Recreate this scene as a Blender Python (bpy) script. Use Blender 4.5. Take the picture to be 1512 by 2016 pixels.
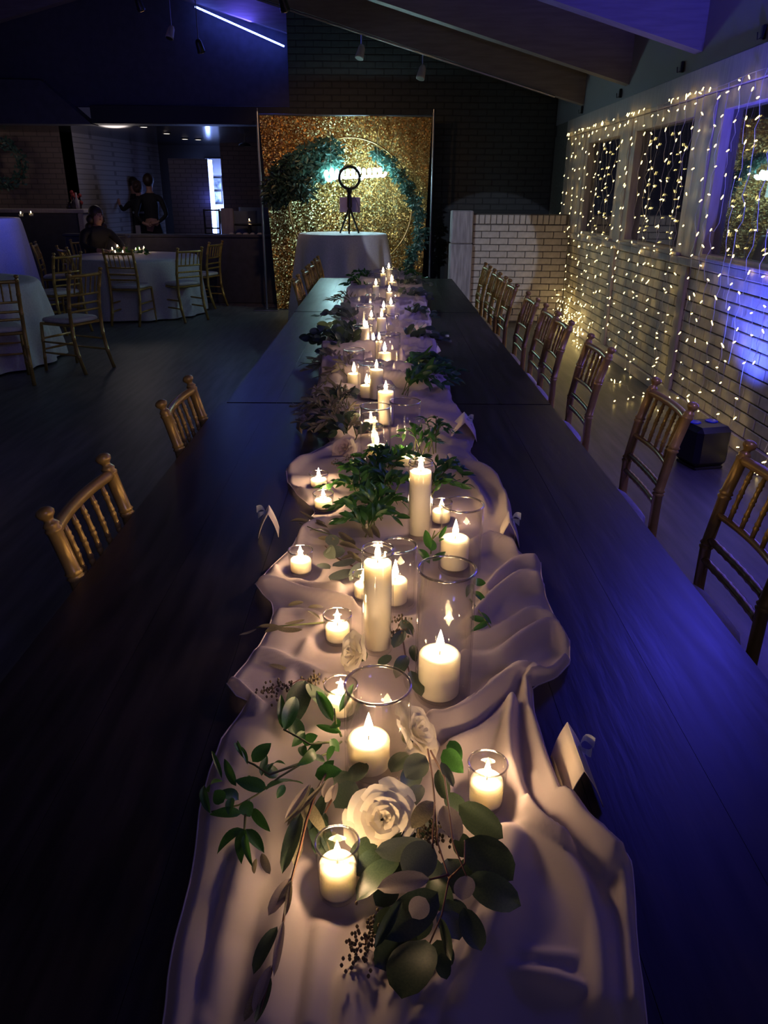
import bpy, bmesh, math, random
from mathutils import Vector, Matrix, noise
random.seed(7)
PI = math.pi
sc = bpy.context.scene
for o in list(bpy.data.objects): bpy.data.objects.remove(o)
COL = sc.collection

# ------------------------------------------------------------ camera
F, H = 1500.0, 1.56
p_, r_, y_ = (math.radians(a) for a in (22.65, 0.4, 0.13))
fw = Vector((math.sin(y_)*math.cos(p_), math.cos(y_)*math.cos(p_), -math.sin(p_)))
rt = Vector((math.cos(y_), -math.sin(y_), 0)); up = rt.cross(fw)
RR = rt*math.cos(r_)+up*math.sin(r_); UU = up*math.cos(r_)-rt*math.sin(r_)
CAM = Vector((0, 0, H))
cd = bpy.data.cameras.new('camera'); cam = bpy.data.objects.new('camera', cd); COL.objects.link(cam)
cam.matrix_world = Matrix((( RR.x, UU.x, -fw.x, 0), (RR.y, UU.y, -fw.y, 0), (RR.z, UU.z, -fw.z, H), (0, 0, 0, 1)))
cd.sensor_fit = 'HORIZONTAL'; cd.sensor_width = 36; cd.lens = 36*F/1512; cd.clip_start = .02; cd.clip_end = 200
sc.camera = cam
def at(x, y, z=None, X=None, Y=None):
    d = fw+RR*((x-756)/F)+UU*((1008-y)/F)
    t = (z-H)/d.z if z is not None else (X/d.x if X is not None else Y/d.y)
    return CAM+d*t

# ------------------------------------------------------------ world, exposure, lights
w = bpy.data.worlds.new('night'); sc.world = w; w.use_nodes = True
w.node_tree.nodes['Background'].inputs[0].default_value = (.30, .28, .62, 1)
w.node_tree.nodes['Background'].inputs[1].default_value = .035
sc.view_settings.view_transform = 'Standard'; sc.view_settings.look = 'None'
sc.view_settings.gamma = 1; sc.view_settings.exposure = 0; sc.view_settings.use_curve_mapping = False
sc.cycles.transparent_max_bounces = 40
sc.cycles.max_bounces = 6
sc.cycles.caustics_reflective = False; sc.cycles.caustics_refractive = False
def lamp(name, kind, loc, col, watt, target=None, size=.1, spot=60, blend=.5):
    l = bpy.data.lights.new(name, kind); l.energy = watt; l.color = col
    if kind == 'AREA': l.size = size
    else: l.shadow_soft_size = size
    if kind == 'SPOT': l.spot_size = math.radians(spot); l.spot_blend = blend
    o = bpy.data.objects.new(name, l); COL.objects.link(o); o.location = loc
    if target is not None: o.rotation_euler = (Vector(target)-Vector(loc)).to_track_quat('-Z', 'Y').to_euler()
    return o
BLUE = (.06, .10, 1); PURP = (.30, .20, 1)
lamp('blue_uplight', 'SPOT', (2.0, 4.75, .30), BLUE, 120, (2.40, 4.95, 1.7), .05, 100, .8)
lamp('blue_uplight', 'SPOT', (1.9, 3.5, .25), (.08,.07,1), 700, (2.15, 4.0, 2.8), .06, 110, .8)
lamp('blue_table_fill', 'SPOT', (2.0, 4.2, 2.75), (.08,.07,1), 52, (1.0, 1.5, .7), .38, 60, .8)  # added unseen lamp, placed to mirror blue in the near table's right side
lamp('violet_runner_fill', 'SPOT', (2.0, 5.6, 2.3), (.60,.52,1), 75, (.3, 4.9, .8), .06, 44, .9)  # added unseen lamp that brightens the right folds of the far runner
lamp('half_wall_fill', 'SPOT', (-2.8, 3.5, 3.3), (.72,.80,1), 560, at(895,478,Y=10.3), .02, 12.6, .04)  # added narrow lamp; its hard cone edge stands in for a shadow edge
lamp('purple_wash', 'SPOT', (1.6, 1.0, 2.6), (.27,.19,1), 120, (1.8, 4.6, 0), .15, 75, .9)
lamp('violet_left_spot', 'SPOT', (1.2, -1.2, 2.9), (.30, .26, 1), 60, (-3.6, 7.5, .6), .2, 70, 1)  # violet spot from behind the camera toward the left round tables
lamp('blue_left_wash', 'SPOT', (-4.7, 10.6, 1.9), (.10,.13,1), 28, (-5.6, 11.4, .8), .06, 60, .8)
lamp('back_room_fill', 'POINT', (-4.2, 13.2, 2.2), (1,.85,.8), 7, None, .3)  # added floating lamp that lifts the angled wall and the standing people
lamp('back_bar_fill', 'POINT', (-7.0, 13.0, 2.3), (1,.75,.6), 4, None, .2)  # added lamp without a fixture, lifts the dim brown brick wall
lamp('cool_room_light', 'SPOT', (-3.0, 3.5, 3.2), (.62, .72, 1), 42, (.5, 9.0, .9), .05, 48, .25)
lamp('cool_table_light', 'SPOT', (-.6, 3.6, 3.3), (.55,.75,1), 15, (-3.9, 8.3, .3), .05, 60, .5)
lamp('backdrop_track_spot', 'SPOT', (-1.2, 9.3, 2.95), (1, .58, .26), 44, (-.6, 11.4, 1.5), .04, 90, .8)
lamp('gable_blue_light', 'SPOT', (-3.2, 8.0, 2.2), (.12,.12,1), 26, (-3.2, 12.2, 3.2), .3, 95, .9)
lamp('overhead_purple', 'AREA', (.6, -1.0, 2.8), (.55,.45,1), 3, (0, 1.4, .76), 1.2)

# ------------------------------------------------------------ materials
def mat(name, col, rough=.6, metal=0, **k):
    m = bpy.data.materials.new(name); m.use_nodes = True; b = m.node_tree.nodes['Principled BSDF']
    b.inputs['Base Color'].default_value = (*col, 1); b.inputs['Roughness'].default_value = rough; b.inputs['Metallic'].default_value = metal
    for a, v in k.items(): b.inputs[a].default_value = v
    return m
def noisy(m, c2, scale=8, detail=4, bump=0, stretch=(1,1,1), lo=.35, hi=.65, rvar=None):
    nt = m.node_tree; N = nt.nodes; L = nt.links; b = N['Principled BSDF']
    tc = N.new('ShaderNodeTexCoord'); mp = N.new('ShaderNodeMapping'); mp.inputs['Scale'].default_value = stretch
    nz = N.new('ShaderNodeTexNoise'); nz.inputs['Scale'].default_value = scale; nz.inputs['Detail'].default_value = detail
    L.new(tc.outputs['Object'], mp.inputs[0]); L.new(mp.outputs[0], nz.inputs[0])
    r = N.new('ShaderNodeValToRGB'); r.color_ramp.elements[0].position = lo; r.color_ramp.elements[1].position = hi
    r.color_ramp.elements[0].color = b.inputs['Base Color'].default_value; r.color_ramp.elements[1].color = (*c2, 1)
    L.new(nz.outputs[0], r.inputs[0]); L.new(r.outputs[0], b.inputs['Base Color'])
    if bump:
        bp = N.new('ShaderNodeBump'); bp.inputs['Strength'].default_value = bump; bp.inputs['Distance'].default_value = .01
        L.new(nz.outputs[0], bp.inputs['Height']); L.new(bp.outputs[0], b.inputs['Normal'])
    if rvar:
        mr = N.new('ShaderNodeMapRange'); mr.inputs[3].default_value = rvar[0]; mr.inputs[4].default_value = rvar[1]
        L.new(nz.outputs[0], mr.inputs[0]); L.new(mr.outputs[0], b.inputs['Roughness'])
    return m
def emis(name, col, s):
    m = bpy.data.materials.new(name); m.use_nodes = True; nt = m.node_tree; nt.nodes.clear()
    e = nt.nodes.new('ShaderNodeEmission'); e.inputs[0].default_value = (*col, 1); e.inputs[1].default_value = s
    o = nt.nodes.new('ShaderNodeOutputMaterial'); nt.links.new(e.outputs[0], o.inputs[0]); return m
def thin_glass(name, tint, base=.04, gain=1.0, rough=.02):
    m = bpy.data.materials.new(name); m.use_nodes = True; nt = m.node_tree; N = nt.nodes; L = nt.links; N.clear()
    t = N.new('ShaderNodeBsdfTransparent'); t.inputs[0].default_value = (*tint, 1)
    g = N.new('ShaderNodeBsdfGlossy'); g.inputs['Roughness'].default_value = rough
    lw = N.new('ShaderNodeLayerWeight'); lw.inputs[0].default_value = .5
    pw = N.new('ShaderNodeMath'); pw.operation = 'POWER'; pw.inputs[1].default_value = 4.5
    mr = N.new('ShaderNodeMapRange'); mr.inputs[3].default_value = base; mr.inputs[4].default_value = gain
    mx = N.new('ShaderNodeMixShader'); o = N.new('ShaderNodeOutputMaterial')
    L.new(lw.outputs['Facing'], pw.inputs[0]); L.new(pw.outputs[0], mr.inputs[0]); L.new(mr.outputs[0], mx.inputs[0])
    L.new(t.outputs[0], mx.inputs[1]); L.new(g.outputs[0], mx.inputs[2]); L.new(mx.outputs[0], o.inputs[0]); return m
def sheer(name, col, alpha, trans=.35):
    m = bpy.data.materials.new(name); m.use_nodes = True; nt = m.node_tree; N = nt.nodes; L = nt.links; N.clear()
    d = N.new('ShaderNodeBsdfDiffuse'); d.inputs[0].default_value = (*col, 1)
    tl = N.new('ShaderNodeBsdfTranslucent'); tl.inputs[0].default_value = (*col, 1)
    tr = N.new('ShaderNodeBsdfTransparent'); m1 = N.new('ShaderNodeMixShader'); m1.inputs[0].default_value = trans
    m2 = N.new('ShaderNodeMixShader'); o = N.new('ShaderNodeOutputMaterial')
    lw = N.new('ShaderNodeLayerWeight'); lw.inputs[0].default_value = .35
    mr = N.new('ShaderNodeMapRange'); mr.inputs[3].default_value = alpha; mr.inputs[4].default_value = 1
    L.new(lw.outputs['Facing'], mr.inputs[0]); L.new(mr.outputs[0], m2.inputs[0])
    L.new(d.outputs[0], m1.inputs[1]); L.new(tl.outputs[0], m1.inputs[2]); L.new(tr.outputs[0], m2.inputs[1]); L.new(m1.outputs[0], m2.inputs[2]); L.new(m2.outputs[0], o.inputs[0]); return m
def leafmat(name, c1, c2, rough=.4, tr=.25):
    m = mat(name, c1, rough); noisy(m, c2, 30, 3)
    nt = m.node_tree; N = nt.nodes; L = nt.links; b = N['Principled BSDF']; out = N['Material Output']
    tl = N.new('ShaderNodeBsdfTranslucent'); tl.inputs[0].default_value = (*[min(1, c*1.8) for c in c2], 1)
    mx = N.new('ShaderNodeMixShader'); mx.inputs[0].default_value = tr
    L.new(b.outputs[0], mx.inputs[1]); L.new(tl.outputs[0], mx.inputs[2]); L.new(mx.outputs[0], out.inputs[0]); return m

M = {}
M['plank'] = noisy(mat('dark_stained_wood', (.012,.010,.012), .33), (.03,.024,.026), 5, 6, .12, (6,.7,6), rvar=(.24,.42))
M['floor'] = noisy(mat('floor_laminate', (.075,.070,.075), .42), (.14,.13,.13), 3, 6, .06, (6,.6,1))
M['ceiling'] = noisy(mat('ceiling_paint', (.10,.09,.10), .8), (.13,.12,.13), 60, 2, .3)
M['beam'] = noisy(mat('beam_paint', (.16,.13,.14), .6), (.20,.17,.18), 6, 4, .1, (.6,6,6))
M['white_brick'] = noisy(mat('painted_brick', (.42,.38,.34), .6), (.55,.50,.46), 14, 4, .35)
M['mortar'] = noisy(mat('brick_mortar', (.10,.09,.08), .9), (.15,.13,.12), 30, 3, .3)
M['dark_brick'] = noisy(mat('dark_painted_brick', (.028,.032,.036), .8), (.036,.040,.044), 12, 4, .2)
M['dark_mortar'] = mat('dark_mortar', (.024,.027,.031), .9)
M['trim'] = noisy(mat('white_trim_paint', (.36,.31,.33), .5), (.43,.38,.39), 9, 4, .1, (4,4,.5))
M['post'] = noisy(mat('weathered_post_wood', (.24,.22,.24), .7), (.40,.37,.40), 7, 6, .4, (5,5,.6))
M['navy'] = noisy(mat('navy_wall', (.05,.05,.07), .7), (.065,.065,.09), 10, 3, .1)
M['black'] = mat('black_plastic', (.012,.012,.014), .35)
M['header'] = mat('dark_header', (.012,.012,.015), .6)
M['gold'] = noisy(mat('gold_painted_wood', (.42,.27,.065), .30, .35), (.55,.37,.10), 12, 3, .05)
M['cushion'] = noisy(mat('ivory_cushion', (.62,.58,.56), .7), (.70,.66,.64), 40, 2, .05)
M['cloth'] = noisy(mat('white_tablecloth', (.60,.58,.62), .75), (.68,.66,.70), 60, 2, .05)
M['chiffon'] = sheer('blush_chiffon', (.70,.61,.62), .85)
M['hem'] = mat('chiffon_hem', (.70,.60,.60), .6)
M['glass'] = thin_glass('clear_glass', (.99,.985,.98), .03, .8, .07)
M['rim'] = thin_glass('glass_rim', (.93,.90,.86), .45, .95, .14)
M['pane'] = thin_glass('window_glass', (.75,.78,.76), .16, .9, .01)
M['wax'] = mat('ivory_wax', (.96,.87,.72), .45, 0, **{'Subsurface Weight': 1.0, 'Subsurface Radius': (1.0,1.0,1.0), 'Subsurface Scale': .018})
M['wick'] = mat('wick', (.03,.02,.01), .9)
M['flame'] = emis('flame', (1,.70,.36), 60)
M['bulb'] = emis('fairy_bulb', (1,.72,.24), 9)
M['wire'] = mat('clear_wire', (.55,.52,.42), .3)
M['ruscus'] = leafmat('ruscus_leaf', (.022,.085,.018), (.045,.14,.03))
M['euc'] = leafmat('eucalyptus_leaf', (.085,.11,.085), (.12,.145,.11), .5)
M['eucd'] = leafmat('dark_eucalyptus_leaf', (.03,.06,.035), (.06,.09,.05), .4)
M['eucp'] = leafmat('pale_eucalyptus_leaf', (.30,.25,.21), (.36,.31,.27), .55)
M['olive'] = leafmat('olive_leaf', (.14,.13,.075), (.24,.21,.13), .45)
M['stem'] = mat('brown_stem', (.16,.07,.04), .6)
M['gstem'] = mat('green_stem', (.10,.12,.04), .6)
M['seed'] = mat('seed_pod', (.12,.09,.05), .6)
M['rose'] = leafmat('rose_petal', (.80,.72,.55), (.86,.80,.66), .5, .25)
M['blush'] = leafmat('blush_rose_petal', (.62,.46,.42), (.70,.55,.50), .5, .25)
M['card'] = mat('cream_card', (.80,.68,.58), .6)
M['ribbon'] = sheer('sheer_ribbon', (.62,.66,.70), .55)
M['neon'] = emis('neon_tube', (.50,.92,1), 60)
M['led'] = emis('blue_led_strip', (.10,.16,1), 30)
M['ledw'] = emis('white_blue_led', (.25,.38,1), 26)
M['warm'] = emis('warm_lamp_face', (1,.50,.22), 2.2)
M['cool'] = emis('downlight_face', (1,.85,.7), 2.5)
M['metal'] = mat('grey_metal', (.30,.30,.33), .35, 1)
M['hoop'] = mat('gold_hoop', (.75,.50,.20), .3, 1)
M['blackcloth'] = mat('black_fabric', (.012,.011,.014), .8)
M['skin'] = mat('skin', (.42,.22,.16), .5)
M['hair'] = mat('dark_hair', (.030,.014,.010), .5)
M['brownhair'] = mat('brown_hair', (.06,.028,.018), .5)
M['lav'] = mat('lavender_sheet', (.42,.34,.62), .6)
M['velvet'] = mat('grey_blue_upholstery', (.20,.23,.30), .8)
M['archleaf'] = leafmat('arch_leaf', (.03,.09,.07), (.08,.17,.14), .4)
M['archdark'] = leafmat('dark_arch_leaf', (.012,.032,.024), (.03,.055,.04), .4)
M['berry'] = mat('red_flower', (.28,.03,.03), .6)
M['picture'] = noisy(mat('picture_print', (.05,.07,.08), .4), (.55,.60,.62), 6, 3)
M['wine'] = mat('dark_glassware', (.03,.02,.03), .1)
def glitter():
    m = mat('gold_glitter', (.45,.20,.04), .4, .7); nt = m.node_tree; N = nt.nodes; L = nt.links; b = N['Principled BSDF']
    tc = N.new('ShaderNodeTexCoord'); v = N.new('ShaderNodeTexVoronoi'); v.inputs['Scale'].default_value = 75
    L.new(tc.outputs['Object'], v.inputs[0])
    sx = N.new('ShaderNodeVectorMath'); sx.operation = 'SUBTRACT'; sx.inputs[1].default_value = (.5,.5,.5); L.new(v.outputs['Color'], sx.inputs[0])
    s2 = N.new('ShaderNodeVectorMath'); s2.operation = 'SCALE'; s2.inputs[3].default_value = 1.1; L.new(sx.outputs[0], s2.inputs[0])
    g = N.new('ShaderNodeNewGeometry'); ad = N.new('ShaderNodeVectorMath'); L.new(g.outputs['Normal'], ad.inputs[0]); L.new(s2.outputs[0], ad.inputs[1])
    nm = N.new('ShaderNodeVectorMath'); nm.operation = 'NORMALIZE'; L.new(ad.outputs[0], nm.inputs[0]); L.new(nm.outputs[0], b.inputs['Normal'])
    sp = N.new('ShaderNodeSeparateColor'); L.new(v.outputs['Color'], sp.inputs[0])
    r = N.new('ShaderNodeValToRGB'); e = r.color_ramp.elements
    e[0].position = .0; e[0].color = (.22,.10,.025,1); e[1].position = .97; e[1].color = (1,.85,.45,1)
    k = r.color_ramp.elements.new(.72); k.color = (.42,.21,.05,1)
    L.new(sp.outputs[0], r.inputs[0]); L.new(r.outputs[0], b.inputs['Base Color']); return m
M['glitter'] = glitter()
def bricktex(name, c1, c2, mo, sx=1):
    m = mat(name, c1, .7); nt = m.node_tree; N = nt.nodes; L = nt.links; b = N['Principled BSDF']
    tc = N.new('ShaderNodeTexCoord'); mp = N.new('ShaderNodeMapping'); mp.inputs['Rotation'].default_value = (PI/2,0,0)
    br = N.new('ShaderNodeTexBrick'); br.inputs['Color1'].default_value = (*c1,1); br.inputs['Color2'].default_value = (*c2,1); br.inputs['Mortar'].default_value = (*mo,1)
    br.inputs['Scale'].default_value = 1; br.inputs['Brick Width'].default_value = .22; br.inputs['Row Height'].default_value = .08; br.inputs['Mortar Size'].default_value = .007
    L.new(tc.outputs['Object'], mp.inputs[0]); L.new(mp.outputs[0], br.inputs[0]); L.new(br.outputs[0], b.inputs['Base Color'])
    bp = N.new('ShaderNodeBump'); bp.inputs['Distance'].default_value = .01; bp.inputs['Strength'].default_value = .6; bp.invert = True
    L.new(br.outputs['Fac'], bp.inputs['Height']); L.new(bp.outputs[0], b.inputs['Normal']); return m
M['far_brick'] = bricktex('far_painted_brick', (.30,.27,.25), (.34,.30,.28), (.18,.16,.15))
M['far_brown'] = bricktex('far_brown_brick', (.16,.12,.10), (.19,.14,.12), (.10,.08,.07))

# ------------------------------------------------------------ mesh builder
class MB:
    def __init__(s): s.v = []; s.f = []; s.m = []
    def add(s, vs, fs, mi=0):
        n = len(s.v); s.v += [tuple(v) for v in vs]; s.f += [tuple(i+n for i in f) for f in fs]; s.m += [mi]*len(fs); return s
    def box(s, a, b, mi=0):
        x0,y0,z0 = a; x1,y1,z1 = b
        return s.add([(x0,y0,z0),(x1,y0,z0),(x1,y1,z0),(x0,y1,z0),(x0,y0,z1),(x1,y0,z1),(x1,y1,z1),(x0,y1,z1)],
              [(0,3,2,1),(4,5,6,7),(0,1,5,4),(1,2,6,5),(2,3,7,6),(3,0,4,7)], mi)
    def cbox(s, a, b, c=.004, mi=0):      # chamfered box
        x0,y0,z0 = a; x1,y1,z1 = b; bm = bmesh.new(); bmesh.ops.create_cube(bm, size=1)
        for v in bm.verts: v.co = Vector(((x0+x1)/2+v.co.x*(x1-x0), (y0+y1)/2+v.co.y*(y1-y0), (z0+z1)/2+v.co.z*(z1-z0)))
        bmesh.ops.bevel(bm, geom=bm.edges[:], offset=c, segments=1, affect='EDGES')
        bm.verts.index_update(); s.add([v.co[:] for v in bm.verts], [[v.index for v in f.verts] for f in bm.faces], mi); bm.free(); return s
    def tube(s, path, rad, n=8, cap=True, mi=0):
        P = [Vector(p) for p in path]; k = len(P)
        R = rad if isinstance(rad, (list, tuple)) else [rad]*k
        vs = []; u = None
        for i, p in enumerate(P):
            t = (P[min(i+1,k-1)]-P[max(i-1,0)]); t = t.normalized() if t.length > 1e-9 else Vector((0,0,1))
            if u is None: u = t.orthogonal().normalized()
            u = (u-t*u.dot(t)); u = u.normalized() if u.length > 1e-6 else t.orthogonal().normalized()
            v = t.cross(u)
            for j in range(n): a = 2*PI*j/n; vs.append(p+u*(R[i]*math.cos(a))+v*(R[i]*math.sin(a)))
        fs = [(i*n+j, i*n+(j+1)%n, (i+1)*n+(j+1)%n, (i+1)*n+j) for i in range(k-1) for j in range(n)]
        if cap: fs += [tuple(range(n-1,-1,-1)), tuple(range((k-1)*n, k*n))]
        return s.add(vs, fs, mi)
    def lathe(s, prof, n=24, c=(0,0,0), mi=0, close=False):
        vs = [(c[0]+r*math.cos(2*PI*j/n), c[1]+r*math.sin(2*PI*j/n), c[2]+z) for r, z in prof for j in range(n)]
        k = len(prof); fs = [(i*n+j, i*n+(j+1)%n, (i+1)*n+(j+1)%n, (i+1)*n+j) for i in range(k-1) for j in range(n)]
        if close: fs += [((k-1)*n+j, (k-1)*n+(j+1)%n, (j+1)%n, j) for j in range(n)]
        return s.add(vs, fs, mi)
    def disc(s, r, c, n=24, mi=0): return s.add([(c[0]+r*math.cos(2*PI*j/n), c[1]+r*math.sin(2*PI*j/n), c[2]) for j in range(n)], [tuple(range(n))], mi)
    def ball(s, c, r, n=8, m=6, mi=0):
        rx, ry, rz = r if isinstance(r, tuple) else (r,r,r)
        vs = [(c[0]+rx*math.sin(PI*i/m)*math.cos(2*PI*j/n), c[1]+ry*math.sin(PI*i/m)*math.sin(2*PI*j/n), c[2]-rz*math.cos(PI*i/m)) for i in range(m+1) for j in range(n)]
        return s.add(vs, [(i*n+j, i*n+(j+1)%n, (i+1)*n+(j+1)%n, (i+1)*n+j) for i in range(m) for j in range(n)], mi)
    def mesh(s, name, mats, smooth=False):
        me = bpy.data.meshes.new(name); me.from_pydata(s.v, [], s.f)
        for mm in (mats if isinstance(mats, (list, tuple)) else [mats]): me.materials.append(mm)
        if any(s.m): me.polygons.foreach_set('material_index', s.m)
        if smooth: me.polygons.foreach_set('use_smooth', [True]*len(me.polygons))
        me.update(); return me
    def build(s, name, mats, parent=None, smooth=False, loc=None, kind=None):
        return put(name, s.mesh(name, mats, smooth), parent, loc, kind)
def put(name, me, parent=None, loc=None, kind=None, rot=None, scale=None):
    o = bpy.data.objects.new(name, me); COL.objects.link(o)
    if parent: o.parent = parent
    if loc is not None: o.location = loc
    if rot is not None: o.rotation_euler = rot
    if scale is not None: o.scale = scale
    if kind: o['kind'] = kind
    return o
def tag(o, label, cat, group=None):
    o['label'] = label; o['category'] = cat
    if group: o['group'] = group
    return o
def thing(name, label, cat, loc=(0,0,0), rz=0, group=None):
    o = bpy.data.objects.new(name, None); o.empty_display_size = .05; COL.objects.link(o); o.location = loc; o.rotation_euler = (0,0,rz)
    return tag(o, label, cat, group)
def struct(name, mb, m, parent=None, smooth=False):
    o = mb.build(name, m, parent, smooth)
    if parent is None: o['kind'] = 'structure'
    return o
KIDS = {}
def dup(root, loc, rz, label, group=None):
    if root not in KIDS: KIDS[root] = [c for c in bpy.data.objects if c.parent == root]
    r = root.copy(); COL.objects.link(r); r.location = loc; r.rotation_euler = (0,0,rz); r['label'] = label
    if group: r['group'] = group
    for c in KIDS[root]:
        d = c.copy(); COL.objects.link(d); d.parent = r
    return r

# ------------------------------------------------------------ structure
WX = 2.36
struct('floor', MB().box((-9,-1.5,-.05),(3.2,20,0)), M['floor'])
# bricks
def brick_mesh(name, l, h, d, m, seed):
    rnd = random.Random(seed); b = MB().cbox((0,-d,0),(l,0,h), .004)
    b.v = [(x+rnd.uniform(-.0012,.0012), y+rnd.uniform(-.001,.001), z+rnd.uniform(-.0012,.0012)) for x,y,z in b.v]
    return b.mesh(name, m)
def brick_wall(parent, org, ux, n, rows, pitch, course, rowoff, mats, depth=.012, limit=300, cut=None, score=None, joint=.009):
    """bricks on a plane: org + ux*s + z; n = outward normal. Each brick is a part, past the limit joined"""
    ms = [brick_mesh('brick', pitch-joint, course-joint, depth, mats, k) for k in range(3)]
    ang = math.atan2(ux.y, ux.x); items = []
    for (s0, s1, z0, r) in rows:
        for (a, b) in ((s0, s1),): items.append((a, b, z0, r))
    pl = []
    for (a, b, z0, r) in items:
        if cut: 
            q = cut(a, b, z0)
            if not q: continue
        pl.append((a, b, z0))
    pl.sort(key=score if score else (lambda q: q[0]))
    rest = MB()
    for i, (a, b, z0) in enumerate(pl):
        me = random.choice(ms); sc_ = (b-a-joint)/(pitch-joint)
        p = org+ux*a; proud = random.uniform(-.002,.002)
        if i < limit:
            o = put('brick', me, parent, (p.x+n.x*proud, p.y+n.y*proud, z0), rot=(0,0,ang), scale=(sc_,1,1))
        else:
            for v in [me]:
                vs = [(p.x+ux.x*q.co.x*sc_-(-n.x)*(-q.co.y), p.y+ux.y*q.co.x*sc_+n.y*(-q.co.y), z0+q.co.z) for q in v.vertices]
                rest.add(vs, [tuple(f.vertices) for f in v.polygons])
    if rest.v: rest.build('brick_courses', mats, parent, kind='stuff')
def bond(s0, s1, z0, z1, pitch, course):
    out = []; r = 0; z = z0
    while z+course <= z1+1e-6:
        s = s0-(pitch/2 if r % 2 else 0)
        while s < s1-1e-6:
            a = max(s, s0); b = min(s+pitch, s1)
            if b-a > .03: out.append((a, b, z, r))
            s += pitch
        z += course; r += 1
    return out
# right wall: runs along Y at X=WX, seen from -X. ux = -Y so that box front (-y local) faces -X
wr = struct('wall_right', MB().box((WX+.012,-1.5,0),(WX+.2,11.9,1.065)).box((WX+.012,-1.5,2.2),(WX+.2,11.9,3.4)).box((WX,10.86,1.06),(WX+.2,11.9,2.3))
   .box((WX+.012,-1.5,1.06),(WX+.2,1.0,2.25)), M['mortar'])
upperw = MB().box((WX-.004,-1.5,2.44),(WX+.012,11.9,3.4)); struct('upper_wall_panel', upperw, mat('upper_wall_paint',(.24,.22,.24),.7), wr)
rows = bond(.0, 9.9, .10, 1.06, .225, .08)
rows = [(a,b,z,r) for (a,b,z,r) in rows]
brick_wall(wr, Vector((WX+.012, 10.86, 0)), Vector((0,-1,0)), Vector((-1,0,0)), rows, .225, .08, .5, M['white_brick'], depth=.014, score=lambda q: (q[0] > 6.7, -q[0] if q[0] <= 6.7 else q[0]))
struct('baseboard_right', MB().cbox((WX-.02,1.0,0),(WX+.012,10.86,.095), .005), M['trim'])
# window trim band on the right wall (each board a trim piece)
t1 = struct('trim_1', MB().cbox((WX-.03,1.0,2.24),(WX+.012,10.86,2.435), .005), M['trim'])
t2 = struct('trim_2', MB().cbox((WX-.045,1.0,1.065),(WX+.012,10.86,1.125), .006), M['trim'])
wins = [(8.45,9.72),(6.48,7.92),(3.9,5.93),(1.3,3.4)]
posts = [(9.86,10.86),(8.06,8.31),(6.07,6.34),(3.5,3.8),(1.0,1.2)]
for i, (a, b) in enumerate(posts):
    struct('trim_%d' % (i+3), MB().cbox((WX-.02,a,1.126),(WX+.02,b,2.239), .005), M['trim'])
for i, y in enumerate((10.5,8.2,6.2,3.65)):
    struct('trim_%d' % (i+9), MB().cbox((WX-.028,y-.06,.096),(WX+.0,y+.06,1.064), .005), M['trim'])
for i, (a, b) in enumerate(wins):
    lo = 1.127; hi = 2.238; a0 = a-.13; b0 = b+.13; fwd = .055
    fr = struct('window_%d' % (i+1), MB().cbox((WX-.012,a0,lo),(WX+.10,a,hi),.004).cbox((WX-.012,b,lo),(WX+.10,b0,hi),.004)
          .cbox((WX-.012,a+.001,lo),(WX+.10,b-.001,1.168),.004).cbox((WX-.012,a+.001,2.115),(WX+.10,b-.001,hi),.004), M['trim'])
    MB().box((WX+.055,a,1.168),(WX+.062,b,2.115)).build('pane', M['pane'], fr)
    MB().cbox((WX-.05,a0,1.126),(WX-.013,b0,1.15),.004).build('sill', M['trim'], fr)
# small dark hooks above the band
for i, y in enumerate((10.2, 8.6, 6.9, 5.5)):
    tag(MB().cbox((WX-.03,y-.015,2.46),(WX-.005,y+.015,2.54),.004).tube([(WX-.03,y,2.47),(WX-.05,y,2.46),(WX-.055,y,2.50)],.004,6).build('wall_hook', M['black']),
        ['small black hook high on window wall, farthest from the camera','small black hook above the middle window','small black hook above the post right of the middle window','small black hook above the nearest window'][i], 'hook')
# half wall (white brick) with post
hw = struct('wall_half', MB().box((1.13,10.312,0),(WX,10.50,1.335)), M['mortar'])
r1 = bond(1.13, WX-.01, .02, 1.23, .228, .0797)
brick_wall(hw, Vector((0,10.312,0)), Vector((1,0,0)), Vector((0,-1,0)), r1, .228, .0797, .5, M['white_brick'], depth=.013)
sol = [(1.13+i*.0735, 1.13+(i+1)*.0735, 1.222, 0) for i in range(16)]
brick_wall(hw, Vector((0,10.312,0)), Vector((1,0,0)), Vector((0,-1,0)), sol, .0735, .113, 0, M['white_brick'], depth=.013)
pst = MB().cbox((.845,10.22,0),(1.125,10.5,.98),.01).cbox((.85,10.225,.985),(1.12,10.5,1.375),.012).build('post', M['post']); tag(pst, 'square weathered grey wooden post at the end of the white half wall', 'post')
# dark brick mass behind
dm = struct('wall_far', MB().box((-1.30,11.712,0),(WX+.3,11.95,4.2)), M['dark_mortar'])
rows = bond(-1.30, WX-.01, 1.36, 3.76, .235, .08)
brick_wall(dm, Vector((0,11.712,0)), Vector((1,0,0)), Vector((0,-1,0)), rows, .235, .08, .5, M['dark_brick'], depth=.007,
   cut=lambda a,b,z: (a > .55 or z > 2.45) and z < 2.55+.276*(WX-a)+.25, score=lambda q: (0 if q[0] > .5 else 1, q[2]))
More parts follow.
